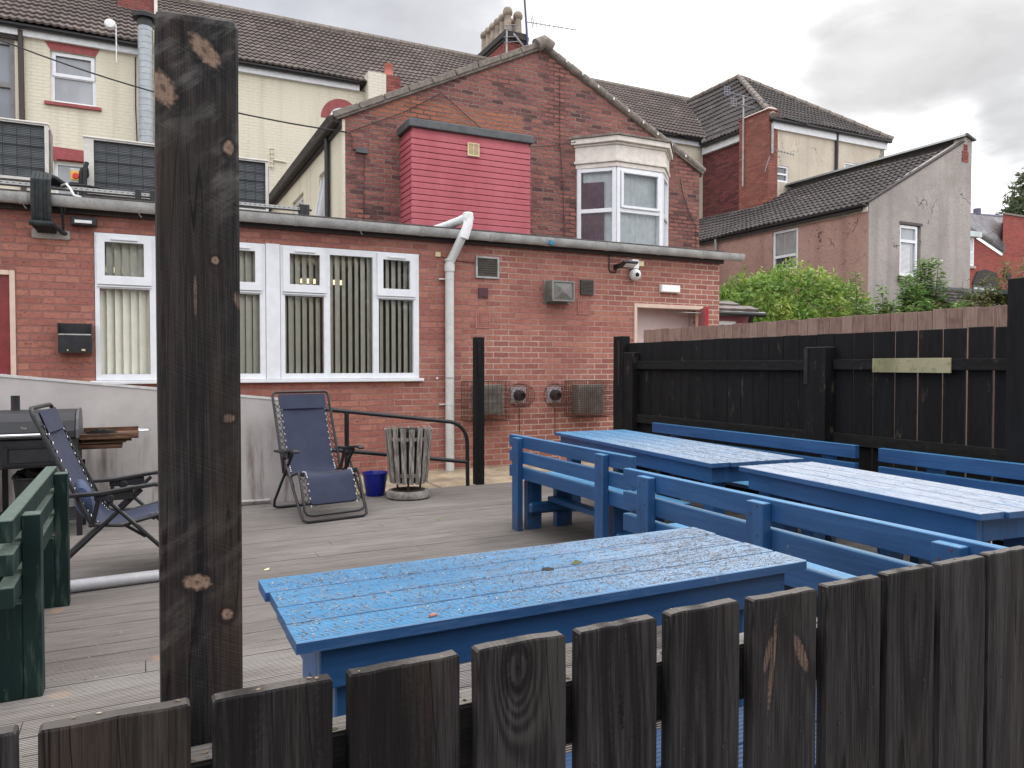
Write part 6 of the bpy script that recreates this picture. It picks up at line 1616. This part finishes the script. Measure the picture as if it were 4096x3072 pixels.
MB().tube([(-.02,6.93,.785),(.055,6.96,.787),(.068,7.0,.787),(.055,7.04,.787),(-.02,7.07,.787)],.007,8).build('grate_handle', M['chrome'], o, smooth=True)
tag(MB().box(-.475,6.88,.655,-.14,7.2,.70).box(-.48,6.86,.7005,-.11,7.22,.7085).build('drip_tray', M['woodtray'], loc=(-.3,7,.65), bev=.003), 'charred shallow tray hung under the wooden barbecue shelf', 'tray')
mb = MB()
for i in range(420):
    a = random.uniform(0,2*PI); rr = random.random()**.6; p = Vector((-.295+.10*rr*math.cos(a),7.07+.07*rr*math.sin(a),.77+.035*(1-rr)*random.random()))
    d = rv(); d.z = abs(d.z)*.5; 
    mb.tube([p,p+d*.03,p+d*.055+Vector((0,0,-.012))],[.0016,.0014,.0008],3)
tag(mb.build('scourer', M['wire'], loc=(-.295,7.07,.77)), 'tangled black bristly scourer lying on the barbecue shelf', 'brush')
o = thing('coal_bucket', (-.76,6.95,.155), 'black bucket with a torn sack of charcoal under the barbecue', 'bucket')
MB().lathe([(.11,.156),(.14,.44),(.15,.445),(.15,.46),(.13,.46),(.10,.18)],(-.76,6.95,0),24).build('body', M['blackplastic'], o, smooth=True)
mb = MB()
for i in range(14): 
    c_ = Vector((-.76+random.uniform(-.10,.10),6.95+random.uniform(-.09,.09),.455+random.uniform(0,.05)))
    mb.obox(c_,random.uniform(.04,.09),random.uniform(.04,.08),random.uniform(.03,.06),random.random()*3,random.random(),random.random())
mb.build('charcoal', M['dark'], o, bev=.006)
def letters(txt, loc, h, mat, parent, rot=(R(90),0,0)):
    cu = bpy.data.curves.new('lettering','FONT'); cu.body = txt; cu.size = h; cu.extrude = .0006
    t = bpy.data.objects.new('lettering_source', cu); COL.objects.link(t)
    dg = bpy.context.evaluated_depsgraph_get(); me = bpy.data.meshes.new_from_object(t.evaluated_get(dg))
    bpy.data.objects.remove(t); me.materials.clear(); me.materials.append(mat)
    ob = bpy.data.objects.new('lettering', me); COL.objects.link(ob); ob.parent = parent
    ob.location = Vector(loc)-WL[parent]; ob.rotation_euler = rot; return ob
letters('Tex', (-.815,y0-.0065,.845), .026, M['gutter'], o.parent or bpy.data.objects['barbecue'])

# ================================================================== SKY, SUN, CAMERA
SUN_EL, SUN_AZ = R(42), R(50)     # azimuth measured from +Y towards +X
W = bpy.data.worlds.new('World'); SC.world = W; W.use_nodes = True
t = NT('', world=W)
tc = t.n('ShaderNodeTexCoord').outputs['Generated']
sky = t.n('ShaderNodeTexSky'); sky.sky_type = 'NISHITA'; sky.sun_disc = False; sky.sun_elevation = SUN_EL; sky.sun_rotation = SUN_AZ; sky.air_density = 1; sky.dust_density = 3
dx,dy,dz = t.sep(tc)
den = t.m_('ADD', t.m_('MAXIMUM', dz, 0.0), .16)
pv = t.comb(t.m_('DIVIDE',dx,den), t.m_('DIVIDE',dy,den), 0)
n1 = t.noise(pv, 1.05, 6, .5, .3); n2 = t.noise(pv, 3.2, 5, .55, .2)
cl = t.m_('ADD', .5, t.m_('MULTIPLY', t.m_('SUBTRACT', t.m_('ADD', t.m_('MULTIPLY', n1, .62), t.m_('MULTIPLY', n2, .38)), .5), 2.0))
def lobe(d, wid, amp):
    q = t.vm('DOT_PRODUCT', tc, Vector(d).normalized()[:])
    return t.m_('MULTIPLY', t.m_('POWER', 2.718, t.m_('MULTIPLY', t.m_('SUBTRACT', q, 1.0), 2.0/(wid*wid))), amp)
acc = cl
def at_px(u,v):      # direction of a cloud as seen from the yard
    a_=(u-512)/752; b_=-(v-384)/752; pt=-math.atan(76/3008); yw=R(26.3)
    f_=Vector((math.sin(yw)*math.cos(pt),math.cos(yw)*math.cos(pt),math.sin(pt))); r_=Vector((math.cos(yw),-math.sin(yw),0)); u_=Vector((-math.sin(yw)*math.sin(pt),-math.cos(yw)*math.sin(pt),math.cos(pt)))
    return f_+r_*a_+u_*b_
for u,v,w_,a in ((620,40,.13,.42),(760,10,.10,.30),(720,150,.12,.30),(905,165,.07,.55),(960,110,.03,.30),(1000,215,.05,.22),(640,-60,.2,.3),(880,20,.03,.2),
                 (715,52,.045,-.42),(575,70,.035,-.25),(840,75,.075,-.48),(960,60,.10,-.46),(1010,165,.05,-.38),(860,190,.03,-.2),(430,30,.16,-.32),(250,0,.25,-.45)):
    acc = t.m_('ADD', acc, lobe(at_px(u,v),w_,a))
f = t.step(acc,.12,.86)
grey = t.mix(t.step(dx,-.1,.65), (4.15,4.22,4.62), (4.05,4.12,4.22)); white = (9.4,9.45,9.6)
cc_ = t.mix(f, t.mix(1.0, grey, t.ramp(n2,[(.3,.80),(.7,1.14)]), 'MULTIPLY'), white)
over = t.step(dz,.42,.95); back = t.m_('SUBTRACT', 1.0, t.step(dy,-.5,.4))
br = t.m_('ADD', 1.0, t.m_('ADD', t.m_('MULTIPLY', over, 1.1), t.m_('MULTIPLY', back, .7)))
cc_ = t.mix(1.0, cc_, t.comb(br,br,br), 'MULTIPLY')
mixc = t.mix(.93, sky.outputs[0], cc_)
bg = t.n('ShaderNodeBackground', {'Color':mixc,'Strength':.1})
ow = t.n('ShaderNodeOutputWorld'); t.L.new(bg.outputs[0], ow.inputs[0])
sd = bpy.data.lights.new('sun','SUN'); sd.energy = .9; sd.angle = R(14); sd.color = (1,.96,.9)
so = bpy.data.objects.new('sun', sd); COL.objects.link(so)
sdir = Vector((math.sin(SUN_AZ)*math.cos(SUN_EL), math.cos(SUN_AZ)*math.cos(SUN_EL), math.sin(SUN_EL)))
so.rotation_euler = sdir.to_track_quat('Z','Y').to_euler(); so.location = sdir*60
cam = bpy.data.cameras.new('camera'); cam.sensor_width = 36; cam.lens = 752/1024*36; cam.clip_start = .05; cam.clip_end = 2000
co = bpy.data.objects.new('camera', cam); COL.objects.link(co)
co.location = (0,0,1.33); co.rotation_euler = (R(90)-math.atan(76/3008), 0, -R(26.3))
SC.camera = co
vs = SC.view_settings; vs.view_transform = 'Standard'; vs.look = 'None'; vs.exposure = 0.76; vs.gamma = 1; vs.use_curve_mapping = False
SC.render.engine = 'CYCLES'; SC.cycles.max_bounces = 8; SC.cycles.sample_clamp_indirect = 4; SC.cycles.transparent_max_bounces = 16; SC.cycles.use_denoising = True
